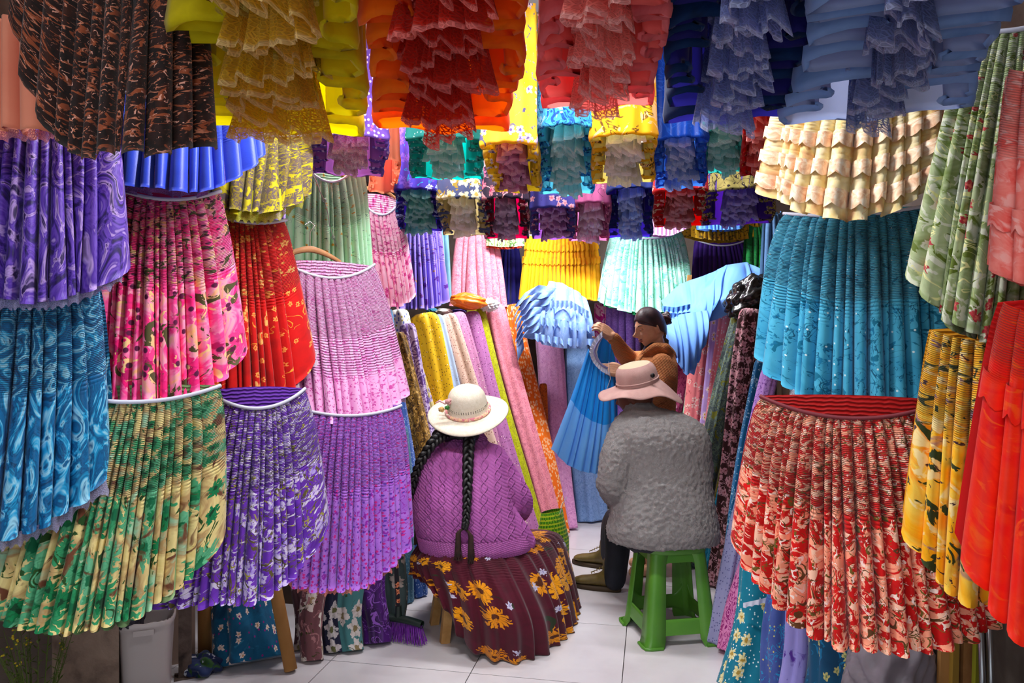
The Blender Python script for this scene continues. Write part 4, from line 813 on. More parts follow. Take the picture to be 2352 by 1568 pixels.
skin = plain('skin', '#b07a58', .55, cols=['#c48c68', '#d8a480'], sc=18, bump=.0006, bscale=160, spec=.35)
skin2 = plain('skin_dark', '#6e4030', .55, cols=['#613728', '#784836'], sc=18, spec=.3)
hair = plain('black_hair', '#0c0a0b', .38, spec=.5, bump=.002, bscale=240)
hair2 = plain('maroon_hair', '#2a0d12', .36, spec=.5, bump=.0015, bscale=220, cols=['#1c090c', '#3c141a'], sc=30)
def knit_mat(name, c1, c2, cable=True):
    m = bpy.data.materials.new(name); m.use_nodes = True; T = NT(m); T.d2 = False
    v = T.n('ShaderNodeTexCoord').outputs['Object']; xyz = T.n('ShaderNodeSeparateXYZ', {0: v})
    x = T.math('ADD', T.math('MULTIPLY', xyz.outputs[0], RT[0]), T.math('MULTIPLY', xyz.outputs[1], RT[1])); z = xyz.outputs[2]
    fine = T.math('MULTIPLY', T.noise(v, 210, 2), .0022)
    if cable:
        zz = T.math('MULTIPLY', z, 2*math.pi/.095)
        a = T.math('MULTIPLY', x, math.pi/.062)
        w1 = T.math('ABSOLUTE', T.math('SINE', T.math('ADD', a, T.math('MULTIPLY', T.math('SINE', zz), .75))))
        w2 = T.math('ABSOLUTE', T.math('SINE', T.math('SUBTRACT', a, T.math('MULTIPLY', T.math('SINE', zz), .75))))
        l1 = T.step(w1, .30, .05); l2 = T.step(w2, .30, .05)
        dia = T.math('MULTIPLY', T.math('MAXIMUM', l1, l2), .0055)
        rope = T.math('MULTIPLY', T.math('ABSOLUTE', T.math('SINE', T.math('ADD', T.math('MULTIPLY', z, 2*math.pi/.030), T.math('MULTIPLY', a, 3.0)))), .0022)
        h = T.math('ADD', T.math('ADD', dia, rope), fine)
    else:
        h = T.math('ADD', T.math('MULTIPLY', T.math('SINE', T.math('MULTIPLY', T.math('ADD', z, T.math('MULTIPLY', x, .5)), 2*math.pi/.009)), .0012), fine)
    c = T.ramp(T.step(T.noise(v, 9, 4), .3, .7), [c1, c2])
    bs = T.n('ShaderNodeBsdfPrincipled', {'Base Color': c, 'Roughness': .9, 'Sheen Weight': .5, 'Sheen Roughness': .4, 'Specular IOR Level': .15})
    bs.inputs['Sheen Tint'].default_value = lin(c2)
    b = T.n('ShaderNodeBump', {'Height': h, 'Strength': 1.0, 'Distance': 1.0}); T.t.links.new(b.outputs[0], bs.inputs['Normal'])
    T.n('ShaderNodeOutputMaterial', {0: bs.outputs[0]}); return m

# ---------------- woman in the white hat, seated with her back to us
W = thing('person', 'seated woman with white brimmed hat, mauve cardigan and burgundy sunflower skirt', 'person', P(1085, 784+HC*F/3.45, 3.45))
mb = MB()
head(mb, P(1078, 972, 3.50), FW*1.0+RT*.15-UP*.05, UP, 1.0)
torso(mb, [(1076, 1000, 3.47, .05, .05), (1074, 1020, 3.45, .09, .07), (1070, 1060, 3.42, .16, .10), (1068, 1140, 3.40, .17, .12), (1080, 1215, 3.42, .19, .14), (1085, 1250, 3.45, .17, .14)])
for pts in ([P(1000, 1050, 3.44), P(978, 1140, 3.52), P(1020, 1192, 3.78)], [P(1138, 1052, 3.46), P(1188, 1148, 3.58), P(1165, 1192, 3.80)]): limb(mb, pts, [.05, .045, .032])
hand(mb, P(1032, 1200, 3.84), FW*.7+RT*.6, UP*.7-RT*.2, UP); hand(mb, P(1158, 1200, 3.85), FW*.7-RT*.6, UP*.7+RT*.2, UP)
for kx, hx in ((1100, 1060), (1190, 1120)):
    limb(mb, [P(hx, 1245, 3.5), P(kx, 1235, 3.86), P(kx+10, 784+HC*F/3.86-34, 3.86)], [.085, .065, .04])
    limb(mb, [P(kx+10, 784+HC*F/3.86-30, 3.86), P(kx+25, 784+HC*F/4.0-14, 4.0)], [.04, .03])
remesh('body', mb, .007, 3, skin2, W)
mauve = knit_mat('mauve_cable_knit', '#9e5098', '#b866ae')
mb = MB()
torso(mb, [(1074, 990, 3.46, .072, .062), (1073, 1012, 3.45, .10, .075), (1066, 1040, 3.43, .175, .115), (1060, 1090, 3.40, .215, .145), (1060, 1150, 3.38, .235, .165), (1072, 1210, 3.385, .245, .18), (1086, 1246, 3.40, .25, .18)], pw=2.2)
limb(mb, [P(1002, 1050, 3.44), P(972, 1140, 3.50), P(1015, 1190, 3.76)], [.075, .078, .05])
limb(mb, [P(1128, 1055, 3.45), P(1188, 1144, 3.48), P(1190, 1170, 3.60), P(1168, 1192, 3.78)], [.08, .074, .066, .05])
limb(mb, [P(1140, 1170, 3.40), P(1185, 1225, 3.40), P(1205, 1244, 3.42)], [.075, .07, .055])
sw = remesh('cardigan', mb, .0075, 6, mauve, W)
def rib_ring(name, rings, mat, parent, n=720, ribs=110, amp=.0025, pw=2.2):
    th = np.linspace(0, 2*np.pi, n, endpoint=False); c, s_ = np.cos(th), np.sin(th)
    cx, cy = np.sign(c)*np.abs(c)**(2/pw), np.sign(s_)*np.abs(s_)**(2/pw); rows = []
    for (px, py, d, hw, hd) in rings:
        r = 1+amp/hw*np.sin(th*ribs); rows.append(P(px, py, d)+(cx*hw*r)[:, None]*RT+(cy*hd*r)[:, None]*FW)
    return MB().grid(np.array(rows), True).build(name, mat, parent)
mauve_rib = knit_mat('mauve_rib_knit', '#a8589e', '#bc6cb2', False)
rib_ring('ribbed_hem', [(1080, 1222, 3.39, .254, .192), (1088, 1240, 3.40, .262, .196), (1092, 1256, 3.405, .262, .196), (1092, 1258, 3.405, .245, .18)], mauve_rib, W)
rib_ring('collar', [(1074, 985, 3.46, .070, .060), (1074, 996, 3.455, .078, .068), (1073, 1008, 3.45, .098, .080)], mauve_rib, W, 360, 60, .002)
# long gathered skirt, draped over her lap and down to the tiles
th = np.linspace(0, 360, 44*12, endpoint=False); PL = 44
def ringpts(tab): return cubic_periodic([r[0] for r in tab], [P(*r[1:]) for r in tab], th)
waist = P(1085, 1236, 3.42)+(np.cos(np.radians(th))*.235)[:, None]*RT+(np.sin(np.radians(th))*.175)[:, None]*FW
mid = ringpts([(0, 1262, 1240, 3.62), (40, 1272, 1222, 3.92), (90, 1150, 1225, 3.98), (135, 1005, 1240, 3.82), (180, 950, 1272, 3.50), (225, 972, 1290, 3.28), (270, 1080, 1300, 3.18), (315, 1200, 1290, 3.28)])
low = ringpts([(0, 1300, 1330, 3.62), (40, 1300, 1290, 3.98), (90, 1170, 1290, 4.05), (135, 1005, 1290, 3.85), (180, 950, 1305, 3.50), (225, 985, 1330, 3.28), (262, 1085, 1400, 3.14), (290, 1190, 1425, 3.12), (320, 1265, 1400, 3.28)])
hem = ringpts([(0, 1322, 1432, 3.60), (40, 1312, 784+HC*F/3.98-6, 3.98), (90, 1180, 784+HC*F/4.06-6, 4.06), (135, 1010, 1335, 3.88), (180, 948, 1318, 3.50), (225, 1005, 1362, 3.26), (255, 1072, 1480, 3.17), (285, 1180, 1521, 3.125), (315, 1268, 1492, 3.27)])
K = [waist, mid, low, hem]; vs = np.linspace(0, 3, 34); G = []; rng = np.random.default_rng(5)
pl = .5+.5*np.cos(np.interp(th, np.linspace(0, 360, PL+1), np.concatenate([[0], np.cumsum(rng.uniform(.5, 1.6, PL))*1.0])/1.05*2*np.pi*.75)); pam = np.interp(th, np.linspace(0, 360, PL), rng.uniform(.3, 1.5, PL), period=360)
cen = P(1110, 1350, 3.5)
for q in vs:
    k = min(int(q), 2); f = q-k; p0, p1, p2, p3 = K[max(k-1, 0)], K[k], K[k+1], K[min(k+2, 3)]
    r = .5*((2*p1)+(-p0+p2)*f+(2*p0-5*p1+4*p2-p3)*f*f+(-p0+3*p1-3*p2+p3)*f**3)
    o_ = r-cen; o_[:, 2] = 0; o_ /= np.linalg.norm(o_, axis=1)[:, None]
    r = r + o_*((pl-.35)*pam*(.005+.030*q/3))[:, None]; r[:, 2] = np.maximum(r[:, 2], .006)
    G.append(r)
G.append(G[-1]+(cen-G[-1])*np.array([.03, .03, 0])+UP*.012)
G = np.array(G); nv, nu = G.shape[:2]
G = np.concatenate([G, G[:, :1]], 1); arc = np.linspace(0, 2.6, nu+1); vl = np.linspace(0, .85, nv)
uv = np.stack(np.broadcast_arrays(arc[None], vl[:, None]), -1)
burg = C('burgundy_sunflower', ['#440a1c', '#4c0c20', '#3a0816'], 5, layers=[('blot', 9, .69, '#24301a'), ('flower', 6.2, 15, .40, .62, '#d98a10', '#4a2008', '#eea820'), ('flower', 10, 6, .22, .16, '#c8c4d8', '#8a84b0')], tuck=.3, tuckend=.42, tuckp=.016, rough=.7)
MB().grid(G, False, uv, np.stack(np.broadcast_arrays(arc[None]*0+np.linspace(0, 1, nv)[:, None], vl[:, None]), -1), flip=True).build('skirt', burg, W)
# hair and braids
mb = MB(); ell(mb, P(1076, 968, 3.47), np.array([RT*.088, FW*.10, UP*.112])); ell(mb, P(1062, 1000, 3.40), np.array([RT*.05, FW*.03, UP*.03])); ell(mb, P(1020, 998, 3.40), np.array([RT*.06, FW*.03, UP*.035]))
ell(mb, P(1085, 998, 3.38), np.array([RT*.035, FW*.03, UP*.035]))
remesh('hair', mb, .007, 4, hair, W)
def braid(pts, r0, r1, tl, parent, tas_mat):
    pts = np.asarray(pts); t = np.linspace(0, 1, 150); kk = np.linspace(0, 1, len(pts)); L = np.linalg.norm(np.diff(pts, axis=0), axis=1).sum()
    c = np.stack([np.interp(t, kk, pts[:, i]) for i in range(3)], 1)
    for _ in range(20): c[1:-1] = (c[:-2]+2*c[1:-1]+c[2:])/4
    T_ = np.gradient(c, axis=0); T_ /= np.linalg.norm(T_, axis=1)[:, None]; sd = np.cross(T_, -FW); sd /= np.linalg.norm(sd, axis=1)[:, None]; nn = np.cross(sd, T_)
    mb = MB(); w_ = 2*np.pi*L/.085
    for k in range(3):
        a = t*w_+k*2*np.pi/3; r = lerp(r0, r1, t)
        mb.tube(c+(sd*(np.sin(a)*r*.85)[:, None])+nn*(np.sin(2*a)*r*.5)[:, None], r*.62, 10)
    b = mb.build('braid', hair, parent)
    e = c[-1]
    mb = MB(); rng = np.random.default_rng(3)
    for q in ((-.018, .0), (.018, .004)):       # two tassels
        top = e+sd[-1]*q[0]; mid_ = top-UP*.03+sd[-1]*q[0]*.6
        mb.tube([e, top-UP*.012, mid_, mid_-UP*tl*.5, mid_-UP*tl], [.004, .006, .012, .014, .011], 10)
        for z_ in range(26):
            a = rng.uniform(0, 6.28); rr = rng.uniform(.006, .014); x0 = mid_-UP*(tl*.55)+RT*math.cos(a)*rr-FW*math.sin(a)*rr
            mb.tube([x0, x0-UP*tl*.3+RT*rng.normal(0, .003), x0-UP*tl*.62+RT*rng.normal(0, .007)], .0018, 5)
    tt = mb.build('tassel', tas_mat, b); tt.parent = b
    ell_ = MB(); ell(ell_, e, np.array([RT*.010, FW*.010, UP*.008]), 10, 12); k2 = ell_.build('bead', hair, b)
    for o_ in (tt, k2): o_.location = tuple(-np.array(parent.location)*0)
    return b
tasm = plain('brown_tassel', '#2a1712', .8, cols=['#22110e', '#38201a'], sc=60)
# sub-part meshes are built around the person's own origin, so braids stay at the parent's origin
class _O:      # origin carrier so that sub-parts share the person's origin
    pass
def build_at(mb, name, mat, origin_parent, parent):
    o = mb.build(name, mat, origin_parent); o.parent = parent; return o
_build = MB.build
def _nested(s, name, mat, parent=None, smooth=True, kind=None):
    if parent is not None and parent.parent is not None:      # sub-part: the part's origin is the thing's origin
        root = parent.parent; o = _build(s, name, mat, root, smooth, kind); o.parent = parent; return o
    return _build(s, name, mat, parent, smooth, kind)
MB.build = _nested
braid([P(1022, 995, 3.36), P(995, 1015, 3.31), P(965, 1062, 3.29), P(948, 1110, 3.31), P(940, 1160, 3.34), P(944, 1185, 3.36)], .021, .012, .09, W, tasm)
braid([P(1080, 990, 3.36), P(1076, 1030, 3.30), P(1074, 1090, 3.225), P(1073, 1150, 3.185), P(1070, 1200, 3.18), P(1067, 1213, 3.18)], .022, .011, .10, W, tasm)
# hat
def hat_axes(tilt, roll_):
    n = UP*math.cos(tilt)-FW*math.sin(tilt)+RT*math.sin(roll_); n /= np.linalg.norm(n); a = RT-n*RT.dot(n); a /= np.linalg.norm(a); return a, np.cross(n, a), n
H = thing('straw_hat', 'white woven hat with wide brim and beaded band on the seated woman', 'hat', P(1076, 950, 3.44))
A_, B_, N_ = hat_axes(math.radians(24), math.radians(-4)); hc = P(1075, 944, 3.44)
prof = [(0, .128), (.03, .127), (.055, .121), (.075, .108), (.087, .088), (.093, .06), (.096, .03), (.099, .008), (.106, .002), (.13, .003), (.16, .002), (.185, -.004), (.194, -.009), (.195, -.013), (.185, -.009), (.15, -.004), (.10, -.004), (.095, .0), (.09, .03), (.08, .085), (.05, .113), (0, .12)]
th2 = np.linspace(0, 2*np.pi, 96, endpoint=False)
G = np.array([hc+N_*(z+(.010*np.cos(2*th2)*(max(0, r-.10)/.095)**1.5))[:, None]+A_*(r*np.cos(th2))[:, None]+B_*(r*np.sin(th2))[:, None]*1.0 for r, z in prof])
MB().grid(G, True, flip=True).build('crown_and_brim', plain('straw_white', '#e6dcc6', .75, cols=['#ded2ba', '#ece4d2'], sc=60, bump=.0015, bscale=220), H)
mb = MB(); mb.tube([hc+N_*.010+A_*.104*math.cos(a)+B_*.104*math.sin(a) for a in np.linspace(0, 2*np.pi, 49)], .0075, 8)
bandp = mb.build('band', C('band_beads', ['#e8a090', '#f0c8a0', '#d87a8a', '#f4e0c8'], 40, const=True, obj=True), H)
mb = MB()
for k_ in range(52):
    for rr_, z_ in ((.0955, .036), (.0948, .043)):
        a = k_*2*np.pi/52; ell(mb, hc+N_*z_+A_*rr_*math.cos(a)+B_*rr_*math.sin(a), np.array([A_*.0022, B_*.0022, N_*.0018]), 5, 6)
mb.build('vent_holes', plain('dark_hole', '#3a2c20', .9), H)
for nm, pos, r, mt in (('flower_ornament', (1030, 922, 3.36), .018, plain('orn_pink', '#d8a0a0', .8)), ('pompon', (1027, 936, 3.35), .013, plain('orn_green', '#3c7a3a', .9)), ('tuft', (1014, 940, 3.35), .016, plain('orn_tan', '#d0a868', .9))):
    mb = MB(); rg = np.random.default_rng(8); c0 = P(*pos)
    for z_ in range(14):
        dv = rg.normal(0, 1, 3); dv /= np.linalg.norm(dv); ell(mb, c0+dv*r*.5, np.array([RT*r*.5, FW*r*.3, UP*r*.4]), 6, 8)
    mb.build(nm, mt, H)
MB().tube([P(1024, 928, 3.36), P(1010, 920, 3.36), P(1000, 925, 3.36)], [.004, .006, .002], 6).build('feather', plain('orn_rose', '#e0b0b0', .8), H)

# ---------------- man in the grey fleece, seated on the green stool
M_ = thing('person', 'seated man with beige sun cap, grey fleece jacket and dark trousers', 'person', P(1500, 784+HC*F/3.5, 3.5))
mb = MB()
head(mb, P(1456, 904, 3.54), -RT*.8+FW*.45-UP*.35, UP-RT*.45, .98)
torso(mb, [(1470, 925, 3.52, .05, .05), (1485, 950, 3.50, .09, .07), (1512, 1000, 3.46, .17, .11), (1512, 1100, 3.44, .17, .12), (1515, 1200, 3.44, .18, .13), (1518, 1244, 3.46, .17, .14)])
limb(mb, [P(1428, 1010, 3.48), P(1412, 1105, 3.54), P(1442, 1160, 3.76)], [.05, .045, .032]); limb(mb, [P(1598, 1010, 3.52), P(1606, 1110, 3.64), P(1540, 1150, 3.85)], [.05, .045, .032])
hand(mb, P(1452, 1168, 3.82), FW*.6+RT*.3-UP*.3, UP*.6-RT*.4, UP); hand(mb, P(1528, 1155, 3.9), FW*.6-RT*.5-UP*.3, UP*.6+RT*.4, UP)
limb(mb, [P(1475, 1228, 3.55), P(1418, 1205, 3.92), P(1412, 1335, 4.02)], [.08, .058, .04]); limb(mb, [P(1520, 1230, 3.6), P(1412, 1190, 4.28), P(1402, 1282, 4.42)], [.08, .058, .04])
remesh('body', mb, .007, 3, skin2, M_)
def fleece(name, c1, c2):
    m = bpy.data.materials.new(name); m.use_nodes = True; T = NT(m); T.d2 = False
    v = T.n('ShaderNodeTexCoord').outputs['Object']
    nz = T.noise(v, 55, 3, 1.6); vo = T.n('ShaderNodeTexVoronoi', {'Vector': T.n('ShaderNodeVectorMath', {0: v, 1: T.map(T.n('ShaderNodeTexNoise', {'Vector': v, 'Scale': 60}).outputs[1], .02, .02)}, operation='ADD').outputs[0], 'Scale': 70})
    h = T.math('MULTIPLY_ADD', nz, .022, T.math('MULTIPLY', vo.outputs['Distance'], -.02))
    c = T.ramp(T.step(T.math('ADD', nz, T.math('MULTIPLY', T.noise(v, 6, 2), .4)), .4, .9), [c1, c2])
    bs = T.n('ShaderNodeBsdfPrincipled', {'Base Color': c, 'Roughness': .95, 'Sheen Weight': .4, 'Specular IOR Level': .1})
    b = T.n('ShaderNodeBump', {'Height': h, 'Strength': 1.0, 'Distance': 1.0}); T.t.links.new(b.outputs[0], bs.inputs['Normal'])
    T.n('ShaderNodeOutputMaterial', {0: bs.outputs[0]}); return m
flc = fleece('grey_fleece', '#b8acaa', '#d4cac7')
mb = MB()
torso(mb, [(1470, 930, 3.53, .06, .065), (1480, 940, 3.50, .095, .09), (1505, 958, 3.47, .175, .12), (1518, 1000, 3.44, .225, .15), (1526, 1080, 3.43, .222, .15), (1522, 1160, 3.42, .24, .175), (1520, 1212, 3.42, .262, .195), (1521, 1238, 3.43, .262, .195)], pw=2.5)
limb(mb, [P(1440, 985, 3.45), P(1420, 1045, 3.40), P(1412, 1108, 3.40), P(1424, 1142, 3.52), P(1446, 1160, 3.72)], [.078, .085, .085, .072, .05])
limb(mb, [P(1590, 1000, 3.50), P(1606, 1100, 3.62), P(1545, 1150, 3.82)], [.075, .07, .055])
limb(mb, [P(1432, 1165, 3.40), P(1425, 1190, 3.40)], [.06, .05])
jk = remesh('fleece_jacket', mb, .0065, 3, flc, M_)
def curls(o, amp, seed=0):
    n = len(o.data.vertices); co = np.zeros(n*3); no = np.zeros(n*3); o.data.vertices.foreach_get('co', co); o.data.vertices.foreach_get('normal', no)
    co = co.reshape(-1, 3); no = no.reshape(-1, 3); h = np.random.default_rng(seed).normal(0, 1, n); ed = np.zeros(len(o.data.edges)*2, dtype=np.int32); o.data.edges.foreach_get('vertices', ed); ed = ed.reshape(-1, 2)
    for _ in range(1):
        acc = h.copy(); cnt = np.ones(n); np.add.at(acc, ed[:, 0], h[ed[:, 1]]); np.add.at(acc, ed[:, 1], h[ed[:, 0]]); np.add.at(cnt, ed[:, 0], 1); np.add.at(cnt, ed[:, 1], 1); h = acc/cnt
    h /= h.std(); fold = .004*np.sin(co[:, 2]*17+co[:, 0]*10+2*np.sin(co[:, 0]*7))*(co[:, 2] < .75)
    co += no*(h*amp+fold)[:, None]; o.data.vertices.foreach_set('co', co.ravel()); o.data.update()
curls(jk, .0021)
# stand-up collar
rib_ring('collar', [(1468, 922, 3.535, .060, .066), (1470, 930, 3.52, .070, .072), (1474, 942, 3.51, .088, .086)], flc, M_, 240, 12, .003)
navy = plain('navy_trousers', '#12141f', .75, cols=['#0f111a', '#1a1d2b'], sc=12, bump=.003, bscale=20)
mb = MB(); torso(mb, [(1518, 1205, 3.44, .19, .15), (1518, 1235, 3.46, .2, .16), (1518, 1252, 3.47, .18, .15)])
limb(mb, [P(1475, 1226, 3.55), P(1422, 1208, 3.92), P(1418, 1262, 3.97), P(1412, 1330, 4.02)], [.10, .078, .07, .062])
limb(mb, [P(1520, 1228, 3.6), P(1415, 1195, 4.28), P(1402, 1272, 4.42)], [.10, .078, .062])
remesh('trousers', mb, .008, 4, navy, M_)
boot_m = plain('olive_leather', '#5c4c20', .5, cols=['#4e401a', '#6c5a2a'], sc=20); sole_m = plain('brown_sole', '#3a2a16', .7)
def boot(heel, toe_dir, parent):
    """boot with sole, standing on the floor with its heel at heel"""
    f = toe_dir/np.linalg.norm(toe_dir); s_ = np.cross(f, UP); h = heel.copy(); h[2] = .0
    b = MB(); th3 = np.linspace(0, 2*np.pi, 24, endpoint=False)
    rows = []
    for x, w_, z0, z1 in [(-.03, .004, .03, .10), (-.028, .03, .026, .12), (.0, .036, .024, .135), (.05, .037, .024, .125), (.09, .038, .024, .095), (.14, .045, .024, .078), (.19, .046, .024, .068), (.225, .034, .026, .056), (.24, .01, .032, .045)]:
        rows.append(h+f*x+np.outer(np.cos(th3)*w_, s_)+np.outer((z0+z1)/2+np.sin(th3)*(z1-z0)/2, UP))
    b.grid(np.array(rows), True); limb(b, [h+f*.02+UP*.10, h+f*.012+UP*.16], [.046, .05])
    o = remesh('boot', b, .006, 3, boot_m, parent)
    b = MB(); rows = []
    for z_, g_ in ((.0, .0), (.0, 1.0), (.012, 1.04), (.026, 1.03), (.026, 0)):
        ring = []
        for a in th3:
            x = .105+.142*math.cos(a); w_ = (.040+.012*math.cos(a))*math.sin(a); ring.append(h+f*(.105+(x-.105)*g_)+s_*w_*g_+UP*(z_+.001))
        rows.append(ring)
    b.grid(np.array(rows), True).build('sole', sole_m, o)
    b = MB()
    for q in range(5): b.tube([h+f*(.06+.016*q)-s_*.018+UP*(.128-.009*q), h+f*(.068+.016*q)+UP*(.134-.010*q), h+f*(.06+.016*q)+s_*.018+UP*(.128-.009*q)], .0025, 6)
    b.build('laces', plain('lace_cord', '#7a6a3a', .8), o)
boot(P(1410, 784+HC*F/4.02, 4.02), -RT*.8+FW*.35, M_); boot(P(1400, 784+HC*F/4.42, 4.42), -RT*.8+FW*.45, M_)
# sun cap with visor and neck flap
K_ = thing('sun_cap', 'beige pink sun cap with wide visor and neck flap on the seated man', 'cap', P(1462, 885, 3.5))
capm = plain('cap_cotton', '#c29a92', .85, cols=['#b88f88', '#caa49c'], sc=14, bump=.0008, bscale=200); capt = plain('cap_top', '#c9bb9c', .85)
n_ = UP*.93-RT*.22-FW*.12; n_ /= np.linalg.norm(n_); a_ = RT-n_*RT.dot(n_); a_ /= np.linalg.norm(a_); b_ = np.cross(n_, a_)
kc = P(1464, 873, 3.52); thc = np.linspace(0, 2*np.pi, 72, endpoint=False)
rows = []
for r, z in [(0, .088), (.05, .086), (.076, .079), (.09, .065), (.097, .045), (.10, .025), (.101, .0), (.102, -.012)]:
    rows.append(kc+n_*z+a_*(r*np.cos(thc))[:, None]*1.02+b_*(r*np.sin(thc))[:, None]*1.1)
MB().grid(np.array(rows[2:]), True, flip=True).build('crown', capm, K_)
MB().grid(np.array(rows[:3]), True, flip=True).build('crown_top', capt, K_)
rows = []
lb_ = .045+.055*np.exp(-((np.degrees(thc)-180)/48)**2)+.085*np.exp(-((np.minimum(np.degrees(thc), 360-np.degrees(thc)))/62)**2)
dropk = .62+.42*np.exp(-((np.minimum(np.degrees(thc), 360-np.degrees(thc)))/70)**2)-.38*np.exp(-((np.degrees(thc)-180)/50)**2)
for q in np.linspace(0, 1, 9):
    r = .10+lb_*q*np.clip(1.15-dropk*.45, .3, 1); z = -.012-lb_*q*dropk*(.75+.25*q)+.010*np.sin(thc*5+.6)*q*q
    rows.append(kc+n_*z[:, None]+a_*(r*np.cos(thc))[:, None]*1.02+b_*(r*np.sin(thc))[:, None]*1.1)
rows += [r_-n_*.004 for r_ in rows[::-1]]
MB().grid(np.array(rows), True, flip=True).build('visor_and_flap', capm, K_)
mb = MB(); mb.tube([kc+n_*.002+a_*.104*math.cos(x)+b_*.112*math.sin(x) for x in np.linspace(0, 2*np.pi, 49)], .004, 6); mb.build('seam', capm, K_)
mb = MB(); ell(mb, P(1499, 862, 3.415), np.array([RT*.011, FW*.008, UP*.011])); mb.build('button', plain('black_button', '#0c0c0e', .4), K_)

# ---------------- standing woman holding up the blue skirt
S_ = thing('person', 'standing woman in brown cardigan holding up a blue skirt', 'person', P(1500, 784+HC*F/4.4, 4.4))
mb = MB(); hcn = P(1492, 752, 4.36); ff = -RT*.86-FW*.36-UP*.30; uu = UP*1.0-RT*.12
sideS = head(mb, hcn, ff, uu, 1.0, 1.75)
limb(mb, [P(1506, 785, 4.37), P(1510, 830, 4.38)], [.052, .062])
torso(mb, [(1508, 815, 4.38, .06, .07), (1502, 840, 4.37, .10, .16), (1498, 900, 4.37, .11, .17), (1496, 980, 4.38, .11, .15), (1500, 1040, 4.4, .13, .17), (1500, 1070, 4.4, .11, .15)])
for dd in (-.09, .09): limb(mb, [P(1500, 1060, 4.4+dd), P(1495, 1180, 4.4+dd), P(1500, 784+HC*F/(4.4+dd)-22, 4.4+dd)], [.085, .06, .042])
for dd in (-.09, .09): limb(mb, [P(1505, 784+HC*F/(4.4+dd)-14, 4.4+dd), P(1455, 784+HC*F/(4.35+dd)-13, 4.35+dd)], [.036, .03])
farw = P(1407, 772, 4.26); nearw = P(1432, 852, 4.08)
limb(mb, [P(1490, 825, 4.54), P(1448, 832, 4.48), farw], [.045, .038, .026]); limb(mb, [P(1520, 835, 4.20), P(1508, 905, 4.12), nearw], [.045, .038, .026])
hand(mb, farw, -RT*.8+UP*.55-FW*.2, -FW*.5+UP*.5-RT*.1, -UP*.3-RT*.4-FW, .92, .75, .3)
hand(mb, nearw, -RT*1.0+UP*.12, -FW*.8+UP*.6, UP*1.0, .92, .40, .6)
remesh('body', mb, .0048, 2, skin, S_, .4)
def hp(x, y, z): # head space -> world
    f = ff/np.linalg.norm(ff); u = uu-f*uu.dot(f); u /= np.linalg.norm(u); s_ = np.cross(f, u); return hcn+s_*x+f*y+u*z
fF = ff/np.linalg.norm(ff); uF = uu-fF*uu.dot(fF); uF /= np.linalg.norm(uF); sF = np.cross(fF, uF)
mb = MB()
# hair cap: a shell over the skull that stops at the hairline, pulled back to a bun
n, m = 40, 60; ph = np.linspace(.001, np.pi*.80, n); tq = np.linspace(0, 2*np.pi, m, endpoint=False); G = np.zeros((n, m, 3))
for i, p_ in enumerate(ph):
    for j, t_ in enumerate(tq):
        x, y, z = math.sin(p_)*math.cos(t_), math.sin(p_)*math.sin(t_), math.cos(p_)
        lim = .50*np.pi+.26*np.pi*max(0, -y)-.20*np.pi*max(0, y)**.8+.03*np.pi*abs(x)        # hairline angle
        q = min(p_, lim); x, y, z = math.sin(q)*math.cos(t_), math.sin(q)*math.sin(t_), math.cos(q)
        g_ = 1.0 if p_ <= lim else .93
        G[i, j] = hp(x*.083*g_, (y*(.094 if y > 0 else .110))*g_, z*.129*g_)
mb.grid(G, True)
ell(mb, hp(0, -.128, .012), np.array([sF*.036, fF*.034, uF*.036])); ell(mb, hp(.01, -.150, .03), np.array([sF*.022, fF*.024, uF*.028])); ell(mb, hp(0, -.105, .02), np.array([sF*.03, fF*.03, uF*.03]))
hr_ = mb.build('hair', hair2, S_)
mb = MB(); 
for a in np.linspace(0, 6.28, 7)[:-1]: mb.tube([hp(.030*math.cos(a), -.128+.030*math.sin(a)*.6, .012+.03*math.sin(a)), hp(.036*math.cos(a+.7), -.135+.02*math.sin(a), .014+.034*math.sin(a+.7)), hp(.03*math.cos(a+1.4), -.14, .014+.03*math.sin(a+1.4))], .009, 8)
mb.build('bun_coils', hair2, hr_)
dark = plain('brow_dark', '#1c0e0c', .7); lipm = plain('lip', '#8e4a40', .5)
for sg in (-1, 1):
    mb = MB(); mb.tube([hp(sg*.014, .086, .030), hp(sg*.026, .083, .035), hp(sg*.042, .072, .032)], [.0022, .003, .0018], 6); mb.build('eyebrow', dark, S_)
    mb = MB(); mb.tube([hp(sg*.016, .0835, .006), hp(sg*.027, .0825, .003), hp(sg*.040, .073, .006)], [.0012, .002, .0012], 6); mb.build('eyelashes', dark, S_)
    mb = MB(); ell(mb, hp(sg*.028, .072, .0085), np.array([sF*.014, fF*.0115, uF*.0085]), 10, 14); mb.build('eyelid', skin, S_)
mb = MB(); ell(mb, hp(0, .0885, -.049), np.array([sF*.021, fF*.006, uF*.0042]), 8, 14); ell(mb, hp(0, .0880, -.0600), np.array([sF*.018, fF*.0065, uF*.0052]), 8, 14); mb.build('lips', lipm, S_)
brown = knit_mat('brown_knit', '#a4643c', '#b8784a', False)
mb = MB()
torso(mb, [(1512, 800, 4.38, .09, .10), (1508, 818, 4.38, .11, .13), (1502, 838, 4.37, .135, .19), (1496, 880, 4.36, .15, .215), (1492, 940, 4.36, .15, .21), (1494, 1010, 4.37, .155, .21), (1496, 1060, 4.38, .16, .21)], pw=2.2)
limb(mb, [P(1492, 828, 4.53), P(1450, 828, 4.48), P(1428, 806, 4.36), P(1410, 778, 4.27)], [.068, .062, .052, .040])
limb(mb, [P(1520, 838, 4.20), P(1528, 870, 4.16), P(1508, 905, 4.12), P(1450, 868, 4.09)], [.07, .068, .06, .042])
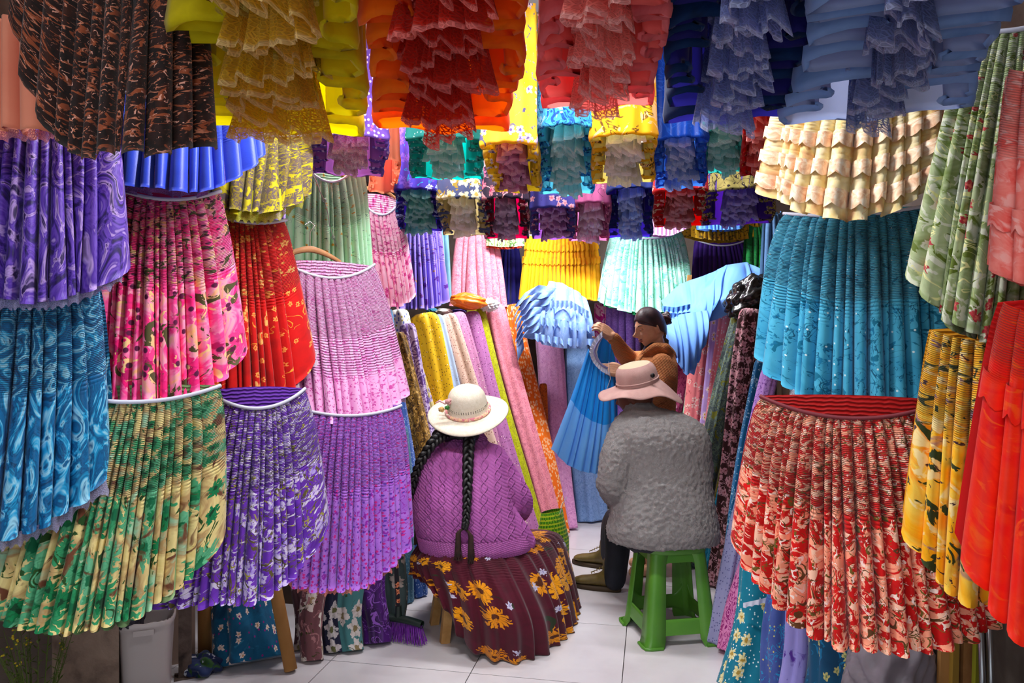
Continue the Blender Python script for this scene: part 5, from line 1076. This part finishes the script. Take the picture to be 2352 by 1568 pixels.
limb(mb, [P(1528, 800, 4.26), P(1540, 815, 4.40), P(1530, 805, 4.5)], [.034, .036, .034])      # folded hood at the back of the neck
limb(mb, [P(1482, 812, 4.30), P(1505, 798, 4.27), P(1528, 800, 4.28)], [.022, .03, .034])
remesh('cardigan', mb, .0065, 4, brown, S_)
mb = MB(); torso(mb, [(1506, 786, 4.37, .058, .062), (1504, 806, 4.37, .075, .085), (1498, 822, 4.36, .085, .10)]); remesh('undershirt', mb, .006, 3, plain('navy_shirt', '#15182a', .8), S_)
mb = MB(); mb.tube([P(1476, 815, 4.20), P(1462, 835, 4.185), P(1448, 862, 4.18), P(1440, 900, 4.19)], [.012, .016, .016, .014], 8, flat=.5); mb.build('lapel', brown, S_)
mb = MB(); torso(mb, [(1498, 1030, 4.38, .165, .22), (1502, 1090, 4.39, .16, .22), (1508, 1180, 4.39, .14, .20), (1508, 784+HC*F/4.4-60, 4.39, .13, .19)], pw=2.1); remesh('trousers', mb, .01, 3, navy, S_)
# ------------------------------------------------------------------ stools
def frame_axes(fx): fx = fx/np.linalg.norm(fx); return fx, np.cross(UP, fx)
gp = plain('green_plastic', '#4e8a28', .38, spec=.5, cols=['#4a8426', '#58942e'], sc=6)
gc = P(1537, 784+HC*F/3.46, 3.46); gx, gy = frame_axes(RT*.985+FW*.17)
GS = thing('plastic_stool', 'green plastic stool with four flared legs under the seated man', 'stool', gc)
H_ = .462; B0, T0 = .175, .128
def sq(p, z, half): return gc+gx*p[0]*half+gy*p[1]*half+UP*z
def half_at(z): return lerp(B0, T0, z/H_)
# seat: rounded square with raised rim
rows = []; tq = np.linspace(0, 2*np.pi, 64, endpoint=False); cx = np.sign(np.cos(tq))*np.abs(np.cos(tq))**.55; cy = np.sign(np.sin(tq))*np.abs(np.sin(tq))**.55
for r, z in [(0, H_-.008), (.8, H_-.008), (.9, H_-.003), (1.0, H_), (1.06, H_-.004), (1.09, H_-.014), (1.10, H_-.045), (1.04, H_-.047), (1.03, H_-.02), (0, H_-.02)]:
    rows.append(gc+np.outer(cx*r*.137, gx)+np.outer(cy*r*.137, gy)+UP*z)
MB().grid(np.array(rows), True, flip=True).build('seat', gp, GS)
for sx, sy in ((-1, -1), (1, -1), (1, 1), (-1, 1)):
    rows = []          # angle-shaped leg, rounded at the outer corner, flared at the foot
    for z in np.linspace(0, H_-.02, 14):
        hf = half_at(z)+.014*max(0, 1-z/.03); wd = lerp(.088, .062, z/H_)+.035*max(0, (z-.36)/.1)**2; tk = .006; rr_ = .028
        prof_ = [(-wd, 0), (-rr_, 0)]+[(-rr_+rr_*math.sin(a), -rr_+rr_*math.cos(a)) for a in np.linspace(.2, 1.37, 6)]+[(0, -rr_), (0, -wd)]
        inner = [(-tk, -wd), (-tk, -rr_), (-rr_, -tk), (-wd, -tk)]
        rows.append([gc+gx*sx*(hf+p[0])+gy*sy*(hf+p[1])+UP*z for p in prof_+inner])
    G = np.array(rows); mb = MB().grid(G, True, flip=(sx*sy < 0)); c = np.repeat(G[-1].mean(0)[None], G.shape[1], 0); mb.grid(np.stack([G[-1], c]), True)
    leg = mb.build('leg', gp, GS)
    # foot lip
    z = .008; hf = half_at(0)+.016; mb = MB(); mb.tube([gc+gx*sx*(hf-.085)+gy*sy*hf+UP*z, gc+gx*sx*(hf-.03)+gy*sy*hf+UP*z, gc+gx*sx*(hf-.006)+gy*sy*(hf-.006)+UP*z, gc+gx*sx*hf+gy*sy*(hf-.03)+UP*z, gc+gx*sx*hf+gy*sy*(hf-.085)+UP*z], .008, 8); mb.build('foot', gp, leg)
for ax, ay, sg in ((gx, gy, -1), (gx, gy, 1), (gy, gx, -1), (gy, gx, 1)):
    def side_panel(name, zf0, zf1, parent_=GS):
        us = np.linspace(-1, 1, 25); f_, b_ = [], []
        for q in np.linspace(0, 1, 6):
            row = []
            for u_ in us:
                z = lerp(zf0(u_), zf1(u_), q); hf = half_at(z); row.append(gc+ax*u_*(hf-.03)+ay*sg*(hf-.001)+UP*z)
            f_.append(row)
        f_ = np.array(f_); inn = f_-ay*sg*.007
        G = np.concatenate([f_, inn[::-1], f_[:1]], 0); MB().grid(G, False, flip=(sg > 0) == (ax is gx)).build(name, gp, parent_)
    side_panel('apron', lambda u_: H_-.085-.10*max(0, (abs(u_)-.45)/.55)**3, lambda u_: H_-.02)
    side_panel('stretcher', lambda u_: .055+.012*(1-u_*u_)*0-.03*max(0, (abs(u_)-.6)/.4)**2, lambda u_: .125+.055*max(0, (abs(u_)-.6)/.4)**2)
# small wooden stool of the seated woman
wd_m = plain('pale_wood', '#b98a4e', .6, cols=['#a8783e', '#c99a5e'], sc=18, bump=.001, bscale=60)
wc = P(1085, 784+HC*F/3.50, 3.50); wx, wy = frame_axes(RT*.9+FW*.3)
WS = thing('wooden_stool', 'low pale wooden stool under the seated woman', 'stool', wc)
MB().box(wc+UP*.335, (.34, .26, .03), np.array([wx, wy, UP])).build('seat', wd_m, WS, smooth=False)
ft = {}
for sx, sy in ((-1, -1), (1, -1), (1, 1), (-1, 1)):
    a = wc+wx*sx*.125+wy*sy*.085+UP*.32; b = wc+wx*sx*.165+wy*sy*.115; ft[sx, sy] = (a, b); dz = (a-b)/np.linalg.norm(a-b)
    MB().box((a+b)/2+UP*.001, (.042, .036, np.linalg.norm(a-b)), np.array([wx-dz*wx.dot(dz), wy-dz*wy.dot(dz), dz])).build('leg', wd_m, WS, smooth=False)
for (s1, s2) in (((-1, -1), (1, -1)), ((-1, 1), (1, 1)), ((-1, -1), (-1, 1)), ((1, -1), (1, 1))):
    a = ft[s1][0]*.45+ft[s1][1]*.55; b = ft[s2][0]*.45+ft[s2][1]*.55; dv = (b-a)/np.linalg.norm(b-a)
    MB().box((a+b)/2, (np.linalg.norm(b-a), .018, .03), np.array([dv, np.cross(UP, dv), UP])).build('stretcher', wd_m, WS, smooth=False)

# ------------------------------------------------------------------ the blue skirt held up for inspection
def patch(tab_top, tab_bot, nu, nv, n_pleat, amp, v0=0., v1=1., bow=.05, seed=0, mid=None):
    """cloth between two pixel polylines (px,py,d), with lengthwise folds"""
    def pl_(tab, u): t = np.array([P(*r) for r in tab]); k = np.linspace(0, 1, len(tab)); return np.stack([np.interp(u, k, t[:, i]) for i in range(3)], 1)
    u = np.linspace(0, 1, nu); A, B = pl_(tab_top, u), pl_(tab_bot, u); M = pl_(mid, u) if mid else None
    rg = np.random.default_rng(seed); kn = np.concatenate([[0], np.cumsum(rg.uniform(.4, 1.7, n_pleat))]); ph = np.interp(u, kn/kn[-1], np.arange(n_pleat+1))*2*np.pi; am = np.interp(u, np.linspace(0, 1, 9), rg.uniform(.5, 1.2, 9))
    G, uv = [], []; L = np.linalg.norm(B-A, axis=1).mean(); W_ = np.linalg.norm(np.diff(B, axis=0), axis=1).sum()
    for v in np.linspace(v0, v1, nv):
        p = A*(1-v)+B*v if M is None else A*(1-v)*(1-2*v)+M*4*v*(1-v)+B*v*(2*v-1)
        w_ = (np.abs(np.sin(ph/2))**.8-.5)*am*amp*(.35+.65*v)
        G.append(p-FW*(w_+bow*math.sin(math.pi*min(1, v)))[:, None]+RT*(w_*.3)[:, None]); uv.append(np.stack([u*W_*1.6, np.full(nu, v*L)], 1))
    return np.array(G), np.array(uv)
HS = thing('pleated_skirt', 'plain blue two-tone skirt with white gathered waist held by the standing woman', 'skirt', P(1340, 1085, 4.05), 'skirts handled by the standing woman')
top = [(1352, 800, 4.10), (1358, 825, 4.08), (1374, 846, 4.06), (1392, 860, 4.06), (1410, 850, 4.10)]; bot = [(1268, 1032, 4.12), (1300, 1066, 4.05), (1335, 1082, 4.02), (1375, 1088, 4.03), (1416, 1082, 4.12)]
mid_b = C('held_blue', ['#2f86d6', '#3890de'], 4, rough=.6, lining='#2f7cc8'); pale_b = C('held_pale', ['#6aa6ea', '#78b2f0'], 4, rough=.6, lining='#5a96dc')
G, uv = patch(top, bot, 130, 22, 8, .04, 0, .50, seed=1); MB().grid(G, False, uv, uv, flip=True).build('upper_tier', mid_b, HS)
G, uv = patch(top, bot, 130, 22, 8, .04, .50, 1, seed=1); MB().grid(G, False, uv, uv, flip=True).build('lower_tier', pale_b, HS)
topb = [(1366, 780, 4.16), (1385, 775, 4.18), (1402, 790, 4.19), (1415, 830, 4.2)]; botb = [(1280, 1030, 4.2), (1330, 1055, 4.22), (1380, 1065, 4.22), (1420, 1060, 4.2)]
G, uv = patch(topb, botb, 70, 20, 5, .03, 0, 1, seed=2); MB().grid(G, False, uv, uv, flip=True).build('back_panel', mid_b, HS)
wpath = np.array([P(*q) for q in [(1384, 764, 4.12), (1366, 786, 4.10), (1358, 808, 4.08), (1366, 830, 4.06), (1382, 848, 4.04), (1398, 856, 4.05)]])
t_ = np.linspace(0, 1, 90); pc_ = np.stack([np.interp(t_, np.linspace(0, 1, 6), wpath[:, i]) for i in range(3)], 1)
for _ in range(25): pc_[1:-1] = (pc_[:-2]+2*pc_[1:-1]+pc_[2:])/4
G = []; inn = P(1384, 806, 4.08)
for q in np.linspace(-.25, 1, 8):
    o_ = pc_-inn; o_ /= np.linalg.norm(o_, axis=1)[:, None]; G.append(pc_+o_*(.035*(q-.6))-FW*(.006+.006*np.sin(t_*95)*(q+.25))[:, None])
MB().grid(np.array(G), False).build('gathered_waist', C('white_cotton', ['#d6dae8', '#e2e6f0'], 10, lining='#d8dcea'), HS)
MB().tube(pc_*.78+inn*.22-FW*.012, .006, 8).build('waistband', plain('lilac_elastic', '#8f8fc0', .6), HS)
MB().tube([P(1398, 830, 4.03), P(1402, 870, 4.02), P(1390, 905, 4.02), P(1384, 935, 4.02)], [.006, .007, .007, .006], 6, flat=.3).build('tie', MATS['white_cotton'], HS)

# pale blue ruffled skirt heaped on the rolls
RS = thing('ruffled_skirt', 'pale blue skirt with frilled tiers heaped over the rolls in front of the yellow skirt', 'skirt', P(1270, 800, 5.1))
pb = C('pale_denim', ['#86a8de', '#94b4e6', '#7c9ed6'], 9, layers=[('blot', 30, .58, '#a8c2ec', (1, 1), .1)], lining='#4a88d0')
fr = C('pale_frill', ['#6e92cc', '#8aaade', '#9cb8e6'], 30)
topr = [(1250, 668, 5.22), (1262, 645, 5.2), (1290, 650, 5.2), (1325, 668, 5.2), (1350, 690, 5.25)]; botr = [(1215, 770, 5.1), (1250, 792, 5.02), (1290, 800, 5.0), (1335, 800, 5.02), (1368, 775, 5.15)]
G, uv = patch(topr, botr, 120, 26, 6, .07, bow=.10, seed=4); MB().grid(G, False, uv, uv, flip=True).build('skirt_body', pb, RS)
def frill(path, width, out, n=6, amp=.02, mat=fr, parent=RS, name='frill', seed=0):
    t = np.array([P(*q) for q in path]); k = np.linspace(0, 1, 110); c = np.stack([np.interp(k, np.linspace(0, 1, len(t)), t[:, i]) for i in range(3)], 1)
    for _ in range(15): c[1:-1] = (c[:-2]+2*c[1:-1]+c[2:])/4
    G = []
    for q in np.linspace(0, 1, 6): G.append(c+np.asarray(out)*width*q-FW*(amp*q*np.sin(k*n*2*np.pi+seed)+.01)[:, None]+UP*(amp*.5*q*np.cos(k*n*2*np.pi+seed))[:, None])
    G = np.array(G); uv = np.stack(np.broadcast_arrays(k[None]*.4, np.linspace(0, width, 6)[:, None]), -1)
    return MB().grid(G, False, uv, uv).build(name, mat, parent)
for q in range(7):      # fan of frills to the left
    x0 = 1258-q*4; y0 = 668+q*14
    frill([(x0+20, y0-6, 5.04), (x0-20, y0-14+q*3, 5.02), (x0-52+q*3, y0+4+q*2, 5.06), (x0-72+q*7, y0+30+q*3, 5.1)], .10, -UP*.75-RT*.45, 2.3, .03, seed=q*1.3)
for (a, b, c) in (((1262, 690), (1310, 690), (1352, 715)), ((1240, 728), (1300, 736), (1362, 748)), ((1228, 765), (1295, 776), (1366, 778))):
    frill([(*a, 5.0), (*b, 4.97), (*c, 5.06)], .05, -UP, 9, .016)
# blue cloth heaped over the rolls on the right
HP = thing('blue_cloth', 'heap of plain blue skirt cloth draped over the rolls on the right', 'cloth', P(1620, 800, 4.7))
tp = [(1520, 690, 4.95), (1560, 660, 4.9), (1610, 632, 4.85), (1665, 604, 4.85), (1715, 606, 4.8), (1758, 632, 4.7)]; bt_ = [(1534, 770, 4.75), (1562, 845, 4.62), (1590, 868, 4.6), (1618, 742, 4.62), (1690, 704, 4.6), (1750, 668, 4.55)]
bp = C('sky_cotton', ['#6c9ce4', '#78a4e8', '#6494de'], 4, rough=.65, lining='#5a8cd8')
G, uv = patch(tp, bt_, 150, 34, 8, .06, bow=.10, seed=7); 
nz = np.random.default_rng(2)
for i in range(G.shape[0]): G[i] += UP*(.018*np.sin(np.linspace(0, 9, G.shape[1])+i*.32))[:, None]-FW*(.02*np.sin(np.linspace(0, 14, G.shape[1])-i*.35))[:, None]
MB().grid(G, False, uv, uv, flip=True).build('upper_fold', bp, HP)
G, uv = patch([(1528, 740, 4.72), (1560, 722, 4.66), (1605, 715, 4.62), (1626, 712, 4.62)], [(1540, 800, 4.62), (1575, 862, 4.56), (1604, 832, 4.56), (1622, 770, 4.58)], 90, 20, 6, .05, bow=.06, seed=9)
MB().grid(G, False, uv, uv, flip=True).build('hanging_end', bp, HP)
for q in range(4): frill([(1520+q*7, 702+q*16, 4.74), (1550+q*5, 706+q*14, 4.68), (1585, 698+q*17, 4.66)], .035, -UP, 6, .014, bp, HP, 'gathered_edge', q)

# ------------------------------------------------------------------ bags and oddments on the rolls
def lump(name, label, cat, c, ax, mat, seed=0, amp=.25, part='bag', freq=3):
    rg = np.random.default_rng(seed); n, m = 40, 60; ph = np.linspace(.02, np.pi-.02, n); tq = np.linspace(0, 2*np.pi, m, endpoint=False)
    D = np.stack([np.sin(ph)[:, None]*np.cos(tq), np.sin(ph)[:, None]*np.sin(tq), np.cos(ph)[:, None]+0*tq], -1); f = np.ones((n, m))
    for _ in range(9):
        k = rg.normal(0, freq, 3); f += amp*.3*np.abs(np.sin(D@k+rg.uniform(0, 6)))-amp*.12
    t = thing(name, label, cat, np.asarray(c)-np.asarray(ax)[2]); MB().grid((D*f[..., None])@np.asarray(ax)+np.asarray(c), True, flip=True).build(part, mat, t); return t
b = lump('plastic_bag', 'knotted orange plastic bag lying on the left fabric rolls', 'bag', P(1075, 692, 4.95), np.array([RT*.105, FW*.07, UP*.05-RT*.02]), plain('orange_plastic', '#f07a14', .35, spec=.5), 3, .22)
b = lump('plastic_bag', 'crumpled white plastic bag right of the orange bag', 'bag', P(1122, 700, 5.05), np.array([RT*.055, FW*.05, UP*.035]), plain('white_plastic', '#e0dcd8', .3, spec=.5), 4, .45, freq=5)
lump('plastic_bag', 'black glossy plastic bag stuffed on the right rolls beside the blue cloth', 'bag', P(1718, 682, 4.45), np.array([RT*.10+UP*.04, FW*.10, UP*.085]), plain('black_plastic', '#0e0e10', .25, spec=.6, cols=['#0a0a0c', '#1c1a16'], sc=10), 5, .5, freq=4)
lump('cloth_bundle', 'rolled cream cloth end on top of the mauve rolls', 'cloth', P(1020, 716, 5.0), np.array([RT*.05, FW*.10, UP*.022]), C('cream_end', ['#d8cbb8', '#e4d8c8'], 8, obj=True), 6, .2)
lump('cloth_bundle', 'folded deep violet cloth between the cream cloth and the lime roll', 'cloth', P(1052, 717, 5.1), np.array([RT*.05, FW*.08, UP*.02]), C('violet_end', ['#3a2a94', '#4434a4'], 8, obj=True), 7, .2)
lump('cloth_bundle', 'rolled teal blue cloth end above the pale blue roll', 'cloth', P(992, 714, 5.0), np.array([RT*.035, FW*.08, UP*.02]), C('teal_end', ['#14607c', '#1c6c88'], 8, obj=True), 8, .2)
for x, lb in ((1578, 'thin wooden stick leaning behind the blue cloth'), ):
    t = thing('wooden_stick', lb, 'stick', P(x, 760, 5.0)); MB().box((P(x+8, 632, 5.0)+P(x-6, 740, 5.0))/2, (.028, .02, np.linalg.norm(P(x+8, 632, 5.0)-P(x-6, 740, 5.0))), np.array([RT, FW, UP+RT*.09])).build('stick', wd_m, t, smooth=False)

# hangers
def hanger(label, c, half, drop, yaw, wood, hook=.07):
    X, N = frame(yaw); t = thing('wooden_hanger', label, 'hanger', c, 'wooden hangers on the left wall'); u = np.linspace(-1, 1, 21); G = []
    for k_ in range(9):
        a = 2*np.pi*k_/8; G.append(np.array([c+X*half*x-UP*drop*abs(x)**1.6+UP*(.014*math.cos(a)*(1-.3*abs(x)))+N*(.008*math.sin(a)) for x in u]))
    MB().grid(np.array(G), False).build('arm', wood, t)
    MB().tube([c+UP*.005, c+UP*hook*.5, c+UP*hook, c+UP*(hook+.03)+X*.02, c+UP*(hook+.045), c+UP*(hook+.03)-X*.02], .0022, 6).build('hook', MATS['steel'], t)
ow = plain('orange_wood', '#c8801e', .4, cols=['#b87014', '#d89028'], sc=10)
hanger('orange varnished wooden hanger inside the mint green skirt', P(735, 372, 3.55), .15, .09, 26, ow)
hanger('light wooden hanger above the pink tiny-print skirt', P(712, 572, 2.99), .13, .05, 28, plain('beech', '#c08a5c', .5, cols=['#b27c4e', '#cc986a'], sc=12))
hanger('brown wooden hanger inside the pale pink flowered skirt', P(862, 430, 4.16), .12, .05, 28, MATS['wood'])
# chain of wire links the lower skirts hang from
t = thing('wire_chain', 'thin wire chain hanging diagonally in front of the mint and pale pink skirts', 'chain', P(800, 620, 3.4))
cp = [P(705, 325, 3.42), P(718, 400, 3.40), P(745, 460, 3.42), P(765, 545, 3.45), P(790, 610, 3.5)]
for i in range(4):
    a, b = cp[i], cp[i+1]; MB().tube([a, a*.66+b*.34+RT*.003, a*.33+b*.67-RT*.003, b], .0022, 5).build('wire', MATS['steel'], t)
    mb = MB(); mb.tube([b+RT*.008*math.cos(x)+UP*.008*math.sin(x) for x in np.linspace(0, 6.28, 13)], .0022, 5); mb.build('ring', MATS['steel'], t)

# ------------------------------------------------------------------ things on the floor, left
bin_m = plain('white_bin', '#b4aaa8', .3, spec=.5)
bc = P(338, 784+HC*F/2.78, 2.78); BN = thing('plastic_bin', 'tall white plastic bin with scalloped rim beside the concrete pillar', 'bin', bc); bx_, by_ = frame_axes(RT*.95+FW*.35)
rows = []; tq = np.linspace(0, 2*np.pi, 80, endpoint=False); cx = np.sign(np.cos(tq))*np.abs(np.cos(tq))**.5; cy = np.sign(np.sin(tq))*np.abs(np.sin(tq))**.5
for r, z in [(0, .002), (.075, .002), (.08, .006), (.085, .15), (.093, .30), (.095, .315), (.1, .325), (.1, .34), (.094, .342), (.09, .32), (.08, .08), (0, .05)]:
    rows.append(bc+np.outer(cx*r, bx_)+np.outer(cy*r, by_)+UP*(z+.004*np.abs(np.sin(tq*12))*(z > .335))[:, None])
MB().grid(np.array(rows), True, flip=True).build('body', bin_m, BN)
MB().box(bc+UP*.31+bx_*0-by_*.101, (.07, .004, .02), np.array([bx_, by_, UP])).build('grip', bin_m, BN, smooth=False)
conc = plain('concrete', '#7a6558', .95, bump=.012, bscale=22, cols=['#5e4c42', '#8a7466', '#9a8474'], sc=9)
pc0 = P(205, 784+HC*F/2.72, 2.72); mb = MB(); px_, py_ = frame_axes(RT*.9+FW*.42)
pil = slab('trim_1', (0, 0, 0), (.01, .01, .01), conc); me = mb.box(pc0+UP*.5, (.21, .22, 1.0), np.array([px_, py_, UP])).build('tmp', conc, smooth=False); pil.data = me.data; pil.location = me.location; bpy.data.objects.remove(me); pil.data.materials.clear(); pil.data.materials.append(conc)
rust = plain('rusty_steel', '#3c302a', .7, metal=.3, bump=.002, bscale=60, cols=['#2a201c', '#5c4c44', '#7a6a60'], sc=14)
t = thing('steel_post', 'rusty steel post standing left of the cardboard tube', 'post', P(425, 784+HC*F/3.0, 3.0)); c0 = P(425, 784+HC*F/3.0, 3.0)
MB().box(c0+UP*.5, (.05, .04, 1.0), np.array([px_, py_, UP])).build('upright', rust, t, smooth=False); MB().box(c0+UP*.004, (.08, .07, .008), np.array([px_, py_, UP])).build('base_plate', rust, t, smooth=False)
# cream board behind the bin
c0 = P(402, 784+HC*F/3.12, 3.12); t = tag(MB().box(c0+UP*.30, (.16, .02, .6), np.array([px_, py_, UP])).build('board', plain('cream_board', '#a08878', .8, cols=['#967e6e', '#ae9686'], sc=6), smooth=False), 'cream painted board standing between the white bin and the steel post', 'board')
lump('floor_cloth', 'dark charcoal cloth lying over the rim of the white bin', 'cloth', P(302, 1418, 2.72), np.array([RT*.035, FW*.05, UP*.055]), plain('charcoal_wool', '#2a2830', .95, bump=.006, bscale=90, cols=['#201e26', '#3c3a44'], sc=50), 9, .25, 'cloth')
lump('floor_cloth', 'blue green and white printed cloth crumpled at the foot of the cardboard tube', 'cloth', P(466, 784+HC*F/3.05-14, 3.05), np.array([RT*.06, FW*.06, UP*.035]), C('blue_leaf', ['#101e44', '#1a2c5c'], 6, layers=[('blot', 16, .55, '#2a4a24'), ('blot', 20, .6, '#c8ccd4')], obj=True), 10, .5, 'cloth')
# potted plant
pp = P(85, 784+HC*F/2.42, 2.42); PT = thing('potted_plant', 'feathery green plant with tiny yellow flowers in a green pot', 'plant', pp)
rows = []; tq = np.linspace(0, 2*np.pi, 40, endpoint=False)
for r, z in [(0, .002), (.06, .002), (.085, .13), (.092, .135), (.092, .15), (.083, .15), (.08, .12), (0, .115)]: rows.append(pp+np.outer(np.cos(tq)*r, RT)+np.outer(np.sin(tq)*r, FW)+UP*z)
MB().grid(np.array(rows), True, flip=True).build('pot', plain('green_pot', '#3f8a1e', .4), PT)
rg = np.random.default_rng(12); lf = MB(); st = MB(); fw_ = MB()
for k_ in range(26):
    a = rg.uniform(0, 6.28); h_ = rg.uniform(.2, .36); sp_ = rg.uniform(.02, .12); p0 = pp+UP*.12+RT*math.cos(a)*.03+FW*math.sin(a)*.03; p1 = p0+UP*h_+RT*math.cos(a)*sp_+FW*math.sin(a)*sp_
    st.tube([p0, p0*.5+p1*.5+UP*.015, p1], [.002, .0016, .001], 5, False)
    for q in np.linspace(.3, 1, 11):
        b0 = p0*(1-q)+p1*q; a2 = rg.uniform(0, 6.28); dv = RT*math.cos(a2)+FW*math.sin(a2)+UP*rg.uniform(.1, .9); dv *= rg.uniform(.014, .030); sd = np.cross(dv, UP); sd = sd/np.linalg.norm(sd)*.0035
        lf.add([b0, b0+dv*.5+sd, b0+dv, b0+dv*.5-sd], [(0, 1, 2, 3)])
    if k_ % 2 == 0:
        for z_ in range(4): ell(fw_, p1+rg.normal(0, .006, 3), np.array([RT*.004, FW*.004, UP*.003]), 5, 6)
st.build('stems', plain('stem_green', '#4a5a1c', .7), PT); lf.build('leaves', plain('leaf_green', '#465a18', .7, cols=['#33460f', '#5c7020'], sc=40), PT, kind='stuff'); fw_.build('flowers', plain('yellow_bloom', '#b8a018', .7), PT, kind='stuff')
# broom
br = P(915, 784+HC*F/3.36, 3.36); BR_ = thing('broom', 'broom with purple bristles and floral black handle beside the seated woman', 'broom', br); xb, yb = frame_axes(RT*.95-FW*.35)
hb = br+UP*.105
MB().tube([hb+UP*.02, hb+UP*.3+RT*-.012, hb+UP*.75-RT*.03], .0115, 12).build('handle', C('floral_handle', ['#17141c', '#1c1822'], 10, layers=[('flower', 34, 5, .5, .6, '#d88a6a', '#8a3a2a')]), BR_)
MB().tube([hb-UP*.005, hb+UP*.02, hb+UP*.06], [.022, .017, .015], 12).build('socket', plain('dark_green_plastic', '#16241f', .4), BR_)
rows = []
for x in np.linspace(-1, 1, 15): rows.append([hb+xb*x*.125+yb*.026*math.cos(a)*(1-.2*x*x)+UP*(-.012*x*x+.016*math.sin(a)) for a in np.linspace(0, 6.28, 13)[:-1]])
MB().grid(np.array(rows), True).build('head', MATS['dark_green_plastic'], BR_)
mb = MB(); rg = np.random.default_rng(14)
for i in range(46):
    for j in range(4):
        x = -1+2*i/45; y = (j-1.5)/2; p0 = hb+xb*x*.118+yb*y*.018-UP*(.010+.012*x*x); p1 = p0+xb*(x*.03+rg.normal(0, .004))+yb*(y*.016+rg.normal(0, .004)-.01); p1[2] = .008+rg.uniform(0, .006)
        mb.tube([p0, p0*.4+p1*.6, p1], [.0016, .0018, .0016], 4, False)
mb.build('bristles', plain('purple_bristle', '#6a1c94', .5, cols=['#541278', '#8a34b4'], sc=60), BR_, kind='stuff')
# checked bag beside the seated woman
gb = P(1268, 784+HC*F/4.16, 4.16); GB = thing('checked_bag', 'green checked shopping bag standing right of the seated woman', 'bag', gb)
chk = C('green_check', ['#6aa82c', '#78b634'], 5, layers=[('stripe', .022, .5, '#3f7a1c', 0), ('stripe', .022, .42, '#b8cc50', 1), ('dots', 90, .3, '#2a5a14', .3)])
rows, uvr = [], []; tq = np.linspace(0, 2*np.pi, 61)
for z, a_, b_ in [(.004, .11, .06), (.1, .13, .075), (.25, .125, .07), (.36, .10, .05), (.42, .085, .03)]:
    rows.append(gb+np.outer(np.cos(tq)*a_*(1+.05*np.sin(tq*4+z*20)), RT*.7+FW*.7)+np.outer(np.sin(tq)*b_, FW*.7-RT*.7)+UP*z); uvr.append(np.stack([tq*.1, np.full(61, z)], 1))
MB().grid(np.array(rows), False, np.array(uvr), np.array(uvr)).build('bag_body', chk, GB)
MB().tube([gb+UP*.40+RT*.045, gb+UP*.46+RT*.06, gb+UP*.50+RT*.085], .006, 6, flat=.4).build('handle', plain('white_strap', '#dcdce0', .5), GB)

# ------------------------------------------------------------------ things on the floor, right
lump('plastic_bag', 'crumpled grey translucent plastic bag under the red flower print skirt', 'bag', P(2045, 1555, 2.45)+UP*.02, np.array([RT*.10, FW*.09, UP*.17]), plain('grey_film', '#8a8088', .35, spec=.5, cols=['#7c727a', '#988e96'], sc=5), 21, .45, freq=4)
for i, (x, wd_, mt, lb, d) in enumerate([(2125, .05, plain('grey_board', '#3a3634', .8, cols=['#2c2826', '#4a4642'], sc=8), 'dark grey board leaning at the lower right', 2.35), (2165, .035, MATS['cardboard'], 'brown flat wooden lath leaning beside the grey board', 2.3), (2188, .02, plain('yellow_lath', '#8a6a24', .6), 'narrow yellowish lath right of the brown lath', 2.28), (2215, .03, MATS['wood'], 'reddish wooden batten at the lower right', 2.3), (2238, .014, plain('lime_trim', '#7a7a1c', .5), 'lime coloured strip right of the wooden batten', 2.25)]):
    a, b = P(x+10, 1300, d+.12), P(x-4, 784+HC*F/d-2, d); dz = (a-b)/np.linalg.norm(a-b)
    tag(MB().box((a+b)/2, (wd_, .02, np.linalg.norm(a-b)), np.array([RT, np.cross(dz, RT), dz])).build('wooden_lath', mt, smooth=False), lb, 'lath', 'laths leaning at the lower right')
for i, (x, lb) in enumerate(((2262, 'left one of two thin steel tubes near the red-orange skirt'), (2282, 'right one of two thin steel tubes near the red-orange skirt'))):
    tube_thing('steel_tube', lb, 'tube', P(x-14, 1330, 2.3), P(x+4, 784+HC*F/2.2-2, 2.2), .009, MATS['steel'], 'steel tubes at the lower right')
bxp = P(2350, 784+HC*F/1.95, 1.95); t = thing('storage_box', 'grey storage box under the red-orange skirt at the right edge', 'box', bxp)
gm = plain('grey_box', '#6a6468', .7, cols=['#5c565a', '#767074'], sc=8)
MB().box(bxp+UP*.16+RT*.06, (.24, .22, .32), np.array([RT, FW, UP])).build('body', gm, t, smooth=False); MB().box(bxp+UP*.335+RT*.06, (.255, .235, .03), np.array([RT, FW, UP])).build('lid', gm, t, smooth=False)
# yellow-green ruffle of the petticoat under the moss green skirt
t = thing('ruffled_petticoat', 'yellow-green ruffled petticoat hem under the moss green skirt at the right edge', 'petticoat', P(2300, 740, 1.7))
yg = lacem('lace_yellowgreen', '#8a8c10', '#a2a41c', .3)
for q in range(6): frill([(2235+q*14, 742-q*12, 1.74), (2280+q*10, 748-q*14, 1.70), (2330, 735-q*15, 1.68), (2390, 720-q*14, 1.66)], .03, -UP, 7, .012, yg, t, 'ruffle', q*1.1)
# white fringe edges on the teal flowered cloth and tube ends
t = thing('fringe_trim', 'white fringed edging across the teal flowered cloth roll', 'trim', P(1740, 1370, 2.85))
frill([(1705, 1382, 2.86), (1742, 1374, 2.83), (1786, 1362, 2.86)], .02, -UP, 5, .003, MATS['white_cotton'], t, 'fringe')
